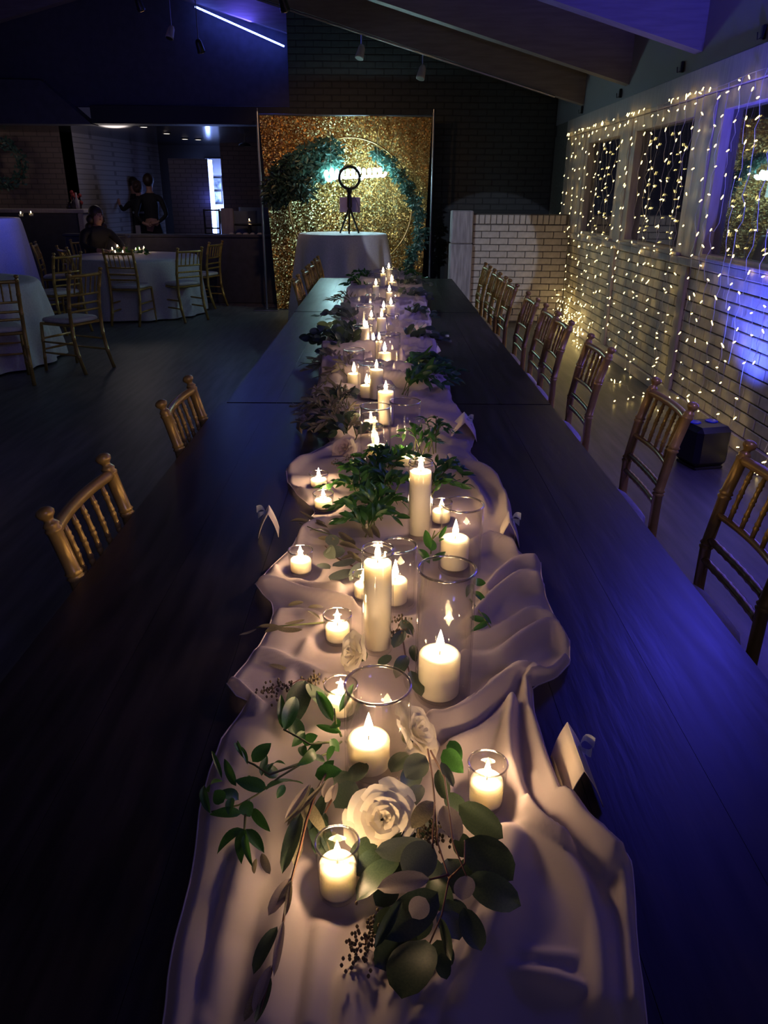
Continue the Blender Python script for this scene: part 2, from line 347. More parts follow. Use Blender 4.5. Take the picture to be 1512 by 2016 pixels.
# beams and roof
BS = .276
def bz(x): return 2.55+BS*(WX-x)
XR = -3.4
roof = MB(); y0, y1 = -1.5, 12.6
roof.add([(WX+.3,y0,bz(WX+.3)+.42),(WX+.3,y1,bz(WX+.3)+.42),(XR,y1,bz(XR)+.42),(XR,y0,bz(XR)+.42),(-9,y1,bz(XR)-1.1),(-9,y0,bz(XR)-1.1)], [(0,1,2,3),(3,2,4,5)])
struct('ceiling', roof, M['ceiling'])
for i, y in enumerate((-.8,1.05,2.87,4.70,6.53,8.37,10.18,12.02)):
    x0, x1 = WX, XR; w_ = .14; hgt = .42
    b = MB().add([(x0,y,bz(x0)),(x0,y+w_,bz(x0)),(x0,y+w_,bz(x0)+hgt),(x0,y,bz(x0)+hgt),(x1,y,bz(x1)),(x1,y+w_,bz(x1)),(x1,y+w_,bz(x1)+hgt),(x1,y,bz(x1)+hgt)],
        [(0,3,2,1),(4,5,6,7),(0,1,5,4),(1,2,6,5),(2,3,7,6),(3,0,4,7)])
    xl = -8.5; zl = bz(XR)-(XR-xl)*.25
    b.add([(XR,y,bz(XR)),(XR,y+w_,bz(XR)),(XR,y+w_,bz(XR)+hgt),(XR,y,bz(XR)+hgt),(xl,y,zl),(xl,y+w_,zl),(xl,y+w_,zl+hgt),(xl,y,zl+hgt)],[(0,1,5,4),(1,2,6,5),(2,3,7,6),(3,0,4,7)])
    struct('beam_%d' % (i+1), b, M['beam'])
# gable wall above the opening, header, soffit, low wall, far room
GX0 = -8.8
gw = MB(); pts = [(-1.30,2.68),(GX0,2.68),(GX0,3.6),(XR,bz(XR)+.3),(-1.30,bz(-1.3)+.35)]
gw.add([(x,12.20,z) for x,z in pts]+[(x,12.32,z) for x,z in pts], [(0,1,2,3,4),(9,8,7,6,5)]); struct('wall_gable', gw, M['navy'])
struct('trim_20', MB().cbox((-4.12,11.98,2.45),(-1.32,12.34,2.679),.006), M['header'])
sf = MB(); pz = [(-4.12,2.44),(-4.75,2.98),(-9,3.02),(-9,2.44)]
sf.add([(x,11.98,z) for x,z in pz]+[(x,12.3,z) for x,z in pz], [(0,1,2,3),(7,6,5,4),(0,4,5,1),(1,5,6,2),(0,3,7,4)]); struct('soffit_left', sf, M['navy'])
lw_ = struct('wall_low', MB().cbox((-4.75,12.02,0),(-1.32,12.22,.95),.01).cbox((-4.77,11.99,.951),(-1.32,12.25,.985),.006), M['navy'])
# LED cove strip over the last beam
la, lb = at(385,14,Y=12.0), at(560,92,Y=12.0)
st = MB(); st.tube([la+Vector((0,-.03,0)), lb+Vector((0,-.03,0))], .011, 6); tag(st.build('led_strip', M['led']), 'glowing blue LED strip along the top of the farthest sloping beam', 'LED strip')
lamp('led_glow', 'AREA', (la+lb)/2+Vector((0,-.06,.03)), (.12,.10,1), 9, (la+lb)/2+Vector((.1,-.4,1)), .35)
# far room
struct('ceiling_far', MB().box((-9,12.33,2.46),(-1.3,17.6,2.52)), mat('gloss_dark_ceiling', (.02,.02,.025), .16))
struct('wall_back', MB().box((-9,17.4,0),(-2.55,17.6,2.6)).box((-2.53,17.0,0),(-1.0,17.2,2.6)), mat('back_wall_dark', (.035,.033,.04), .7))
struct('wall_left_room', MB().box((-9,13.95,0),(at(146,300,Y=13.95).x,14.15,2.46)), M['far_brown'])
sw = MB(); A = at(146,300,Y=13.95); B = at(312,300,Y=17.35)
sw.add([(A.x,A.y,0),(B.x,B.y,0),(B.x,B.y,2.46),(A.x,A.y,2.46),(A.x-.2,A.y,0),(B.x-.2,B.y,0),(B.x-.2,B.y,2.46),(A.x-.2,A.y,2.46)],[(0,1,2,3),(7,6,5,4),(0,3,7,4)])
struct('wall_angled', sw, M['far_brick'])
P0 = at(330,312,Y=16.6); P1 = at(408,312,Y=16.6)
struct('wall_white_panel', MB().box((P0.x,16.6,0),(P1.x,16.7,P0.z)), M['far_brick'])
# bright corridor wall with pictures
Q0 = at(408,312,Y=17.3); Q1 = at(434,312,Y=17.3)
struct('wall_corridor', MB().box((Q0.x-.05,17.30,0),(Q1.x+.02,17.38,Q0.z)), mat('corridor_white', (.75,.75,.80), .7))
struct('wall_dark_panel', MB().box((at(434,312,Y=16.5).x,16.5,0),(-1.0,16.6,2.46)), M['far_brown'])
tag(MB().cbox((P1.x+.015,16.62,.3),(P1.x+.075,16.67,P0.z-.02),.004).build('led_strip', M['ledw']), 'tall white-blue glowing LED strip at the corridor corner in the back room', 'LED strip')
lamp('corridor_glow', 'AREA', (P1.x+.2,16.9,1.5), (.30,.42,1), 14, (P1.x+.3,17.3,1.4), .3)
lamp('corridor_wall_graze', 'POINT', (P1.x+.02,16.48,1.45), (.12,.16,1), 1.6, None, .15)
for i, py in enumerate((362, 388)):
    c = at(427, py, Y=17.27); f = tag(MB().cbox((c.x-.14,17.26,c.z-.13),(c.x+.12,17.295,c.z+.13),.004).build('picture_frame', M['black']), ['upper framed picture on the bright blue-lit corridor wall','lower framed picture on the bright blue-lit corridor wall'][i], 'picture')
    MB().box((c.x-.115,17.254,c.z-.105),(c.x+.095,17.259,c.z+.105)).build('print', M['picture'], f)
for i, (x, y) in enumerate(((328,262),(364,273),(283,249),(390,274))):
    c = at(x, y, z=2.455); f = tag(MB().lathe([(.0,0),(.06,0),(.075,-.004),(.075,-.012),(.05,-.012)],16,(c.x,min(c.y,16.3),2.458)).build('downlight', M['black']), ['brightest recessed downlight in the back room ceiling','downlight in the back room ceiling just left of the blue reflection','leftmost recessed downlight in the back room ceiling','dim downlight nearest the blue ceiling reflection'][i], 'light')
    MB().disc(.05,(c.x,min(c.y,16.3),2.444),12).build('lens', M['cool'], f)
pc = at(482,287,Y=14.6)
pl_ = thing('pendant_lamp', 'small unlit pendant lamp hanging left of the gold backdrop', 'lamp', pc)
MB().lathe([(.11,-.01),(.10,.02),(.05,.045),(.012,.05)],20).build('shade', M['metal'], pl_, True); MB().tube([(0,0,.05),(0,0,2.46-pc.z)],.006,6).build('cord', M['black'], pl_)

# ------------------------------------------------------------ long tables
TZ = .76
def long_table(y0, y1, xl, xr, lab):
    t = thing('banquet_table', lab, 'table', ((xl+xr)/2, (y0+y1)/2, 0), 0, None)
    ox, oy = (xl+xr)/2, (y0+y1)/2; n = 7; w_ = .20; xs = [xl-ox, xl-ox+.206]
    inner = (xr-xl-.412)/5
    for i in range(5): xs.append(xs[-1]+inner)
    xs.append(xr-ox)
    for i in range(7):
        b = MB().box((xs[i]+.0004,y0-oy,TZ-.038),(xs[i+1]-.0004,y1-oy,TZ)); b.build('plank', M['plank'], t)
    a = MB(); e = .09
    a.box((xl-ox+e,y0-oy+e,TZ-.13),(xl-ox+e+.025,y1-oy-e,TZ-.039)).box((xr-ox-e-.025,y0-oy+e,TZ-.13),(xr-ox-e,y1-oy-e,TZ-.039))
    a.box((xl-ox+e+.026,y0-oy+e,TZ-.13),(xr-ox-e-.026,y0-oy+e+.025,TZ-.039)).box((xl-ox+e+.026,y1-oy-e-.025,TZ-.13),(xr-ox-e-.026,y1-oy-e,TZ-.039))
    a.build('apron', M['plank'], t)
    for sx in (-1,1):
        for sy in (-1,1):
            x = sx*((xr-xl)/2-.15); y = sy*((y1-y0)/2-.15)
            MB().tube([(x,y,0),(x,y,.1),(x,y,.14),(x,y,.2),(x,y,.55),(x,y,.6),(x,y,TZ-.13)],[.03,.038,.028,.04,.045,.03,.045],10).build('leg', M['plank'], t, True)
long_table(.02-.25, 3.075, -.672, .694, 'nearest dark-stained plank banquet table holding the big front candles')
long_table(3.09, 5.72, -.648, .694, 'middle dark-stained plank banquet table in the long row')
long_table(5.735, 8.16, -.655, .700, 'farthest dark-stained plank banquet table by the gold backdrop')

# ------------------------------------------------------------ chiavari chairs
def ringed(z0, z1, rings, r, k=1.25):
    out = [(z0, r)]
    for q in rings: out += [(q-.012, r), (q-.006, r*k), (q-.001, r), (q+.001, r), (q+.006, r*k), (q+.012, r)]
    out.append((z1, r)); return out
def make_chair(label, group):
    t = thing('chiavari_chair', label, 'chair', (0,0,0), 0, group)
    def py(z): return .035-.12*((z-.45)/.45)**2*(.62 if z > .45 else .8)
    for s in (-1,1):
        pr = ringed(0,.865,[.16,.32,.60,.76],.0172)+[(.868,.019),(.873,.0205),(.878,.016),(.883,.019),(.888,.016),(.893,.011),(.898,.012),(.905,.019),(.913,.021),(.920,.016),(.924,.006)]
        MB().tube([(s*.185*(1+.02*(z-.45)), py(z), z) for z,_ in pr],[r for _,r in pr],10).build('back_post', M['gold'], t, True)
        fr = ringed(0,.43,[.12,.28],.0145)
        MB().tube([(s*(.185+.01*(1-z/.43)), .40+.02*(1-z/.43), z) for z,_ in fr],[r for _,r in fr],10).build('leg', M['gold'], t, True)
    def rail(z, r, nm, rings=3, bow=.016):
        P = []; R = []
        for i in range(25):
            u = i/24*2-1; P.append((u*.178, py(z)-bow*(1-u*u), z)); R.append(r*(1.18 if rings and (i % (24//rings)) == (24//rings)//2 else 1))
        return MB().tube(P, R, 8).build(nm, M['gold'], t, True)
    rail(.868,.0145,'top_rail',0); rail(.70,.010,'rail',0); rail(.62,.0105,'rung',8,.006); rail(.555,.0105,'rung',8,.006)
    for i in range(5):
        x = -.125+i*.0625; bow = .016*(1-(x/.178)**2)
        pr = ringed(.702,.866,[.74,.785,.83],.0068,1.35)
        MB().tube([(x, py(z)-bow, z) for z,_ in pr],[r for _,r in pr],8).build('spindle', M['gold'], t, True)
    MB().cbox((-.195,.03,.425),(.195,.415,.448),.008).build('seat_frame', M['gold'], t)
    c = MB(); n = 10
    vs = []; fs = []
    for (zz, sc_) in ((.449,.93),(.458,1.0),(.475,.99),(.487,.93),(.494,.75),(.497,.4),(.498,.0)):
        for k in range(24):
            a = 2*PI*k/24; ca, sa = math.cos(a), math.sin(a); q = (abs(ca)**5+abs(sa)**5)**(-1/5)
            vs.append((.198*sc_*ca*q, .225+.196*sc_*sa*q, zz))
    fs = [(i*24+k, i*24+(k+1)%24, (i+1)*24+(k+1)%24, (i+1)*24+k) for i in range(6) for k in range(24)]+[tuple(range(23,-1,-1))]
    c.add(vs, fs).build('seat_cushion', M['cushion'], t, True)
    for z in (.17,.27):
        for s in (-1,1): MB().tube([(s*.188,py(z),z),(s*.19,.2,z),(s*.19,.405,z)],[.008,.011,.008],8).build('stretcher', M['gold'], t, True)
    for z in (.20,.30): MB().tube([(-.188,.408,z),(0,.408,z),(.188,.408,z)],[.008,.011,.008],8).build('stretcher', M['gold'], t, True)
    return t
RG = 'gold chairs along the window side of the long table'
ch0 = make_chair('x', None); first = True
def chair(x, y, rz, label, group=None):
    global first
    if first:
        first = False; KIDS[ch0] = [c for c in bpy.data.objects if c.parent == ch0]
        ch0.location = (x,y,0); ch0.rotation_euler = (0,0,rz); ch0['label'] = label
        if group: ch0['group'] = group
        return ch0
    r = dup(ch0, (x,y,0), rz, label, None)
    if group: r['group'] = group
    elif 'group' in r: del r['group']
    return r
GOLDW = 'gold chiavari chairs at the long table'
# local +y = facing; right side chairs face -X: rz=+90 ; left side face +X: rz=-90
def rc(px1, py1, near=True, lab=''):
    p = at(px1, py1, z=.92); chair(.996, p.y-(.187 if near else -.187), PI/2, lab, GOLDW)
rc(1462,870,True,'nearest gold chair on the window side, cropped by the right edge')
rc(1285,745,True,'gold chair on the window side in front of the black floor light')
rc(1165,658,True,'third gold chair from the camera on the window side')
rc(1082,613,True,'front one of two overlapping gold chairs on the window side')
rc(1060,598,True,'rear one of two overlapping gold chairs on the window side')
rc(985,574,True,'lone gold chair standing before the white half wall')
rc(960,559,False,'nearest of the gold chairs bunched by the grey post')
rc(939,544,False,'second nearest of the gold chairs bunched by the grey post')
rc(904,517,True,'farthest gold chair of the bunch by the grey post')
rc(922,529,True,'third nearest of the gold chairs bunched by the grey post')
def lc(px1, py1, near, lab):
    p = at(px1, py1, z=.92); chair(-.695, p.y+(.187 if near else -.187), -PI/2, lab, GOLDW)
lc(95,1003,True,'nearest gold chair on the left side of the long table')
lc(318,790,True,'second gold chair on the left side of the long table')
lc(582,549,True,'reddish gold chair nearest on the far left end of the table')
lc(598,531,True,'second chair from the camera in the far left row')
lc(611,520,True,'third chair from the camera in the far left row')
lc(622,509,True,'farthest chair in the far left row by the white cloth')

# ------------------------------------------------------------ round tables with cloths
def round_cloth(c, r, h, lab, folds=16, flare=.12, amp=.05, tl='round', seed=1):
    rnd = random.Random(seed); ph = rnd.uniform(0,6); n = 144
    t = thing('round_table', lab+', the round table under it', 'table', (c[0],c[1],0))
    MB().lathe([(0,h-.012),(r-.01,h-.012),(r-.01,h-.035),(0,h-.035)],36).build('tabletop', M['black'], t)
    MB().tube([(0,0,0),(0,0,.03),(0,0,.06),(0,0,h-.04)],[.25,.22,.04,.04],12).build('pedestal', M['black'], t)
    vs = []; fs = []; prof = [(0,h),(r*.5,h),(r*.9,h),(r*.985,h-.001),(r,h-.012)]+[(None, k/14) for k in range(1,15)]
    for (rr, z) in prof:
        for j in range(n):
            a = 2*PI*j/n
            if rr is not None: vs.append((rr*math.cos(a), rr*math.sin(a), z)); continue
            q = z; f = math.sin(folds*a+ph+1.3*math.sin(3*a+ph))+.5*math.sin(folds*1.7*a+2*ph)*.0+.35*math.sin((folds+5)*a)
            R = r+flare*q**.8+amp*f*min(1,q*1.2); vs.append((R*math.cos(a), R*math.sin(a), (h-.012)*(1-q)+.02))
    k = len(prof); fs = [(i*n+j, i*n+(j+1)%n, (i+1)*n+(j+1)%n, (i+1)*n+j) for i in range(k-1) for j in range(n)]
    o = MB().add(vs, fs).build('tablecloth', M['cloth'], None, True, (c[0],c[1],.001)); tag(o, lab, 'tablecloth'); return t
hbc = at(675,462,z=1.10); hbc = Vector((-.52,10.2,0))
round_cloth(hbc, .555, 1.10, 'white floor-length cloth on the tall table before the gold backdrop', 12, .10, .07, seed=2)
TA = Vector((-3.42,10.95,0)); round_cloth(TA, .86, .76, 'white tablecloth on the round candlelit table before the low wall', 15, .05, .035, seed=3)
TB = Vector((-4.25,7.55,0)); round_cloth(TB, .88, .76, 'white tablecloth on the round table cropped by the left edge', 15, .12, .04, seed=4)
TC = Vector((-6.05,11.6,0)); TCh = at(60,430,Y=11.6).z
round_cloth(TC, .80, TCh, 'tall round cloth lit blue at the far left', 13, .12, .04, seed=5)
def rchair(T, ang, dist, lab):
    x = T.x+dist*math.cos(ang); y = T.y+dist*math.sin(ang); chair(x, y, ang+PI/2, lab, 'gold chairs around the round tables')
# chair positions: back stands away from the table; facing the table centre
def fchair(px1, py1, z, face, lab):
    p = at(px1, py1, z=z); chair(p.x, p.y, math.radians(face), lab, 'gold chairs around the round tables')
fchair(161,534,.90,66,'gold chair with ivory cushion turned to the left cropped round table')
fchair(128,500,.90,60,'gold chair mostly hidden behind the nearest one at the left cropped table')
fchair(-18,548,.90,30,'gold chair cropped by the left edge of the frame')
fchair(72,480,.90,-75,'gold chair standing against the blue-lit tall cloth')
fchair(128,488,.90,-50,'gold chair left of the candlelit round table')
fchair(234,494,.90,-8,'gold chair with its back to us in front of the candlelit table')
fchair(370,490,.90,50,'gold chair right of the candlelit table against the white cloth')
fchair(420,478,.90,72,'gold chair farthest right at the candlelit round table')

# ------------------------------------------------------------ backdrop, arch, neon, ring light
bd = thing('glitter_backdrop', 'tall gold glitter curtain hung on a pipe frame', 'backdrop', (-.53,11.35,0))
xs0, xs1, zt = -1.14, 1.16, 2.50
n = 150; vs = []; fs = []; rowsz = [0,.12,.5,.9,1.3,1.7,2.1,2.4,zt]
for i, z in enumerate(rowsz):
    q = 1-z/zt
    for j in range(n+1):
        u = j/n; x = xs0+(xs1-xs0)*u; x += .13*q*(1-u)**2-.10*q*u**2
        y = .010*math.sin(u*34+.8*math.sin(u*9))*(.25+1.2*q)+.002*math.sin(u*81+z)+.02*math.sin(u*9+z*2)
        vs.append((x, y, z+.012))
fs = [(i*(n+1)+j, i*(n+1)+j+1, (i+1)*(n+1)+j+1, (i+1)*(n+1)+j) for i in range(len(rowsz)-1) for j in range(n)]
MB().add(vs, fs).build('curtain', M['glitter'], bd, True)
for s in (xs0-.02, xs1+.02):
    MB().tube([(s,0,0),(s,0,2.56)],.016,10).tube([(s,0,2.56),(s,0,2.6)],.009,8).build('pole', M['metal'], bd)
    MB().cbox((s-.18,-.18,0),(s+.18,.18,.012),.004).build('base_plate', M['metal'], bd)
MB().tube([(xs0-.02,.0,2.52),(xs1+.02,0,2.52)],.014,8).build('crossbar', M['metal'], bd)
hoopc = at(690,405,Y=10.97); hr = (at(811,405,Y=10.97)-hoopc).length
ar = thing('hoop_arch', 'gold metal hoop with greenery garlands standing before the glitter curtain', 'arch', (hoopc.x,10.97,0))
MB().tube([(hr*math.cos(a), 0, hoopc.z+hr*math.sin(a)) for a in [2*PI*i/72 for i in range(73)]],.011,8).build('hoop', M['hoop'], ar, True)
MB().cbox((-.35,-.08,0),(.35,.08,.015),.004).tube([(0,0,.015),(0,0,hoopc.z-hr)],.014,8).build('stand', M['hoop'], ar)
rnd = random.Random(11)
def leafcloud(mb, c, r, num, size, tilt=1.0):
    for _ in range(num):
        while True:
            d = Vector((rnd.uniform(-1,1),rnd.uniform(-1,1),rnd.uniform(-1,1)))
            if d.length < 1: break
        p = c+Vector((d.x*r[0], d.y*r[1], d.z*r[2])); L = size*rnd.uniform(.6,1.3)
        a = Vector((rnd.gauss(0,1),rnd.gauss(0,.6),rnd.gauss(-.4,.8))).normalized(); nrm = Vector((rnd.gauss(0,.6),-1,rnd.gauss(0,.6))); b = a.cross(nrm).normalized()*L*.22; n2 = b.cross(a).normalized()*L*.08
        mb.add([p, p+a*L*.4+b+n2, p+a*L, p+a*L*.4-b+n2, p+a*L*.45], [(0,1,4),(1,2,4),(2,3,4),(3,0,4)])
g1 = MB(); g2 = MB()
for (x,y,rx,rz,nn) in ((640,292,38,22,260),(605,315,42,32,420),(570,345,42,38,520),(545,378,32,36,420),(635,335,30,26,240),(592,372,30,26,260),(655,318,22,14,120)):
    c = at(x,y,Y=10.95); s = .0073; leafcloud(g1 if x < 600 else g2, c-Vector(ar.location), (rx*s*.82,.11,rz*s*.82), nn, .085)
for (x,y,rx,rz,nn) in ((745,305,16,12,120),(765,322,16,14,140),(785,345,16,14,140),(802,368,15,15,140),(815,395,15,16,140),(825,425,13,18,130),(828,455,15,16,140),(826,480,15,13,110),(812,498,13,12,90),(806,520,9,14,70)):
    c = at(x,y,Y=10.95); s = .0073; leafcloud(g2, c-Vector(ar.location), (rx*s*.9,.08,rz*s*.9), nn, .065)
g1.build('dark_garland', M['archdark'], ar, kind='stuff'); g2.build('garland', M['archleaf'], ar, kind='stuff')
# neon: unreadable glowing script line, built as looping tube
nz = thing('neon_sign', 'white-cyan glowing neon script sign hung across the hoop', 'sign', at(697,342,Y=10.80))
na, nb = at(640,345,Y=10.80), at(756,339,Y=10.80); P = []
for i in range(221):
    t = i/220; x = na.x+(nb.x-na.x)*t; z = na.z+(nb.z-na.z)*t; loop = 2*PI*t*11
    amp = .052*(1.25 if .05 < t < .13 or .55 < t < .62 else .85)
    P.append(Vector((x+.026*math.cos(loop)-nz.location.x, .004*math.sin(loop), z+amp*math.sin(loop)-nz.location.z)))
MB().tube(P, .018, 6).build('neon_tube', M['neon'], nz, True)
for i in range(2): MB().tube([(-.3+.6*i,.02,.03),(-.3+.6*i,.05,.50)],.0015,5).build('hanging_wire', M['wire'], nz)
lamp('neon_glow', 'AREA', (na+nb)/2+Vector((0,-.05,0)), (.50,.90,1), 1.6, (na+nb)/2+Vector((0,-1,-.1)), .5)
lamp('neon_back_glow', 'POINT', (na+nb)/2+Vector((0,.10,0)), (.8,1,.6), .5, None, .12)
# ring light on tripod
rl = thing('ring_light', 'black ring light on a small tripod on the tall white table', 'ring light', (at(687,455,z=1.105).x, 10.0, 1.103))
def RL(x, y): p = at(x, y, Y=10.0); return Vector((p.x-rl.location.x, 0, p.z-1.103))
rc_ = RL(688,350); rr_ = (RL(708,350)-rc_).length
MB().tube([rc_+Vector((rr_*math.cos(a),0,rr_*math.sin(a))) for a in [2*PI*i/40 for i in range(41)]],.017,8).build('ring', M['black'], rl, True)
MB().tube([RL(688,371),RL(688,378),RL(688,382),RL(688,410)],[.035,.03,.02,.022],10).build('bracket', M['black'], rl)
MB().tube([RL(688,384),RL(688,408)],[.028,.03],10).build('collar', M['black'], rl)
foot = [RL(669,456),RL(688,458),RL(706,455)]
for i, f in enumerate(foot): MB().tube([RL(688,408), Vector((f.x,[.06,-.12,.06][i],.008))],[.013,.010],8).build('leg', M['black'], rl)
a_, b_ = RL(668,388), RL(709,418); MB().cbox((a_.x,.03,b_.z),(b_.x,.04,a_.z),.003).build('tablet', M['lav'], rl)['label'] = 'lavender sheet held behind the tripod column'
MB().tube([RL(694,380)+Vector((0,-.02,0)),RL(702,395)+Vector((0,-.03,0)),RL(707,412)+Vector((0,-.02,0)),RL(704,422)+Vector((0,0,0)),RL(700,440)],.003,5).build('cord', M['black'], rl)

# ------------------------------------------------------------ track lights
def track(name_px, Y, lab, lit):
    p = at(*name_px, Y=Y); t = thing('track_spotlight', lab, 'spotlight', p)
    d = Vector((-.25,-.35,-1)).normalized() if not lit else Vector((.2,.5,-1)).normalized()
    top = bz(p.x)-p.z
    MB().tube([(0,0,max(top,.05)),(0,0,.02)],.008,8).build('stem', M['metal'], t)
    MB().tube([Vector((0,0,.03))-d*.03, Vector((0,0,.03)), Vector((0,0,.03))+d*.10, Vector((0,0,.03))+d*.12],[.025,.04,.05,.052],14,cap=True).build('housing', M['trim'] if not lit else M['black'], t, True)
    e = Vector((0,0,.03))+d*.122; u = d.orthogonal().normalized(); v = d.cross(u)
    MB().add([e+(u*math.cos(2*PI*k/14)+v*math.sin(2*PI*k/14))*.045 for k in range(14)],[tuple(range(14))]).build('lens', M['warm'] if lit else M['black'], t)
track((832,140),10.2,'white unlit track spotlight above the right of the backdrop',False)
track((712,100),10.2,'dim grey track spotlight above the top centre of the backdrop',False)
track((556,2),9.0,'lit warm track spotlight at the top edge of the frame',True)
track((391,88),11.2,'lit warm track spotlight under the beam at the left',True)
track((338,62),11.2,'unlit track spotlight next to the lit one at the left',False)
track((272,5),11.2,'small lit spotlight at the top left of the frame',True)
tr = MB(); y = 10.15; tr.cbox((-2.2,y,0),(-2.19,y+.001,.001),.0001)
tr = MB().tube([(2.0,10.16,bz(2.0)-.02),(-2.5,10.16,bz(-2.5)-.02)],.014,6); tag(tr.build('light_track', M['metal']), 'thin metal lighting track under the sloping ceiling beam', 'light track')

# ------------------------------------------------------------ fairy light curtain
fl = thing('fairy_light_curtain', 'warm fairy light curtain hanging over the windows and brick wall', 'string lights', (WX-.07, 7.5, 0))
rnd = random.Random(5); FX = WX-.07
bm_ = [MB().ball((0,0,0),(.0045,.0045,.018),6,4).mesh('bulb', M['bulb']), MB().ball((0,0,0),(.005,.005,.022),6,4).mesh('bulb', M['bulb'])]
bulbs = []
ys = []; y = 4.0
while y < 10.75: ys.append(y); y += rnd.uniform(.15,.22)
for y in ys:
    P = []; yy = y; z = 2.26; P.append(Vector((0,yy-7.5,z+.01)))
    end = rnd.uniform(.02,.16) if rnd.random() < .7 else rnd.uniform(.2,.9); zb = z-rnd.uniform(0,.1)
    while z > end:
        z -= rnd.uniform(.05,.09); yy += rnd.gauss(0,.006); P.append(Vector((rnd.uniform(-.015,.015),yy-7.5,z)))
        if z < zb:
            zb -= rnd.uniform(.135,.20)
            if rnd.random() < .28: dy = rnd.choice((-1,1))*rnd.uniform(.03,.06); P.append(P[-1]+Vector((0,dy,.008))); bulbs.append(P[-1].copy()); yy += dy
            else: bulbs.append(P[-1]+Vector((0,rnd.uniform(-.03,.03),rnd.uniform(0,.012))))
    MB().tube(P,.0019,4,False).build('strand', M['wire'], fl)
MB().tube([(0,a-7.5,2.265+.01*math.sin(a*5)) for a in [4+i*.1 for i in range(68)]],.0022,5,False).build('header_wire', M['wire'], fl)
for i in range(46): bulbs.append(Vector((0, rnd.uniform(4,10.7)-7.5, 2.262+rnd.uniform(-.01,.012))))
for i in range(120): bulbs.append(Vector((rnd.gauss(-.03,.05), rnd.uniform(8.7,10.2)-7.5, abs(rnd.gauss(0,.22))+.015)))
for i in range(34): bulbs.append(Vector((-abs(rnd.gauss(.10,.14)), rnd.uniform(5.6,8.9)-7.5, .014+abs(rnd.gauss(0,.02)))))
for i in range(14): bulbs.append(Vector((-abs(rnd.gauss(.05,.08)), rnd.uniform(4.2,5.6)-7.5, .014+abs(rnd.gauss(0,.08)))))
P = [Vector((-.05-.12*abs(math.sin(i*.7))-(.25 if 8 < i < 15 else 0), 5.3+i*.17-7.5, .008)) for i in range(22)]; MB().tube(P,.0015,4,False).build('floor_wire', M['wire'], fl)
bulbs = [b for b in bulbs if b.x > -1.2]; bulbs.sort(key=lambda b: b.y)
rest = MB()
for i, b in enumerate(bulbs):
    if i < 300: put('bulb', rnd.choice(bm_), fl, b, rot=(rnd.uniform(.7,1.5)*rnd.choice((1,1,1,-1)), rnd.gauss(0,.3), 0))
    else:
        e = Matrix.Rotation(rnd.uniform(.7,1.5),3,'X'); me = bm_[1]
        rest.add([e@v.co+b for v in me.vertices], [tuple(f.vertices) for f in me.polygons])
rest.build('far_bulbs', M['bulb'], fl, kind='stuff')
# par light on the floor
pc = at(1372,925,z=0); pt = thing('par_uplight', 'black box uplight standing on the floor by the fairy lights', 'floor light', (pc.x+.05,pc.y+.1,0), .25)
MB().cbox((-.12,-.12,.02),(.12,.12,.27),.03).build('housing', M['black'], pt)
for s in (-1,1): MB().tube([(s*.06,.03,.271),(s*.06,.03,.276)],[.04,.038],12).build('lens', mat('blue_lens',(.02,.05,.6),.1), pt)
MB().cbox((-.10,-.10,0),(.10,.10,.019),.006).build('base', M['black'], pt)

# ------------------------------------------------------------ chiffon runner
CZ = TZ+.004
def T2(l): return [at(x, y, z=CZ+.006) for x, y in l]
LE = [(300,2120),(320,2016),(332,1930),(350,1840),(372,1740),(385,1660),(395,1590),(412,1520),(435,1455),(478,1400),(492,1388),(470,1378),(446,1352),(466,1320),(500,1285),(528,1240),(537,1215),(533,1185),(500,1152),(530,1118),(566,1085),(590,1055),(622,1002),(585,975),(566,950),(563,925),(590,900),(650,872),(640,850),(592,828),(600,800),(618,775),(630,750),(628,722),(632,700),(655,672),(668,650),(672,625),(676,600),(685,580),(700,562),(718,550)]
RE = [(1275,2120),(1268,2016),(1266,1930),(1262,1860),(1250,1780),(1236,1690),(1205,1645),(1150,1600),(1112,1585),(1092,1540),(1070,1480),(1052,1420),(1046,1362),(1095,1345),(1121,1315),(1122,1265),(1094,1215),(1070,1160),(1064,1110),(1030,1092),(1010,1080),(1012,1040),(1000,985),(985,950),(950,915),(925,890),(935,862),(930,830),(905,808),(888,785),(886,765),(862,745),(856,715),(860,690),(850,668),(848,640),(838,615),(842,595),(835,575),(828,562),(815,550)]
LE = T2(LE); RE = T2(RE)
def edge(E_, y):
    if y <= E_[0].y: return E_[0].x
    for a, b in zip(E_, E_[1:]):
        lo, hi = sorted((a.y, b.y))
        if lo <= y <= hi and hi-lo > 1e-6: return a.x+(b.x-a.x)*(y-a.y)/(b.y-a.y)
    return E_[-1].x
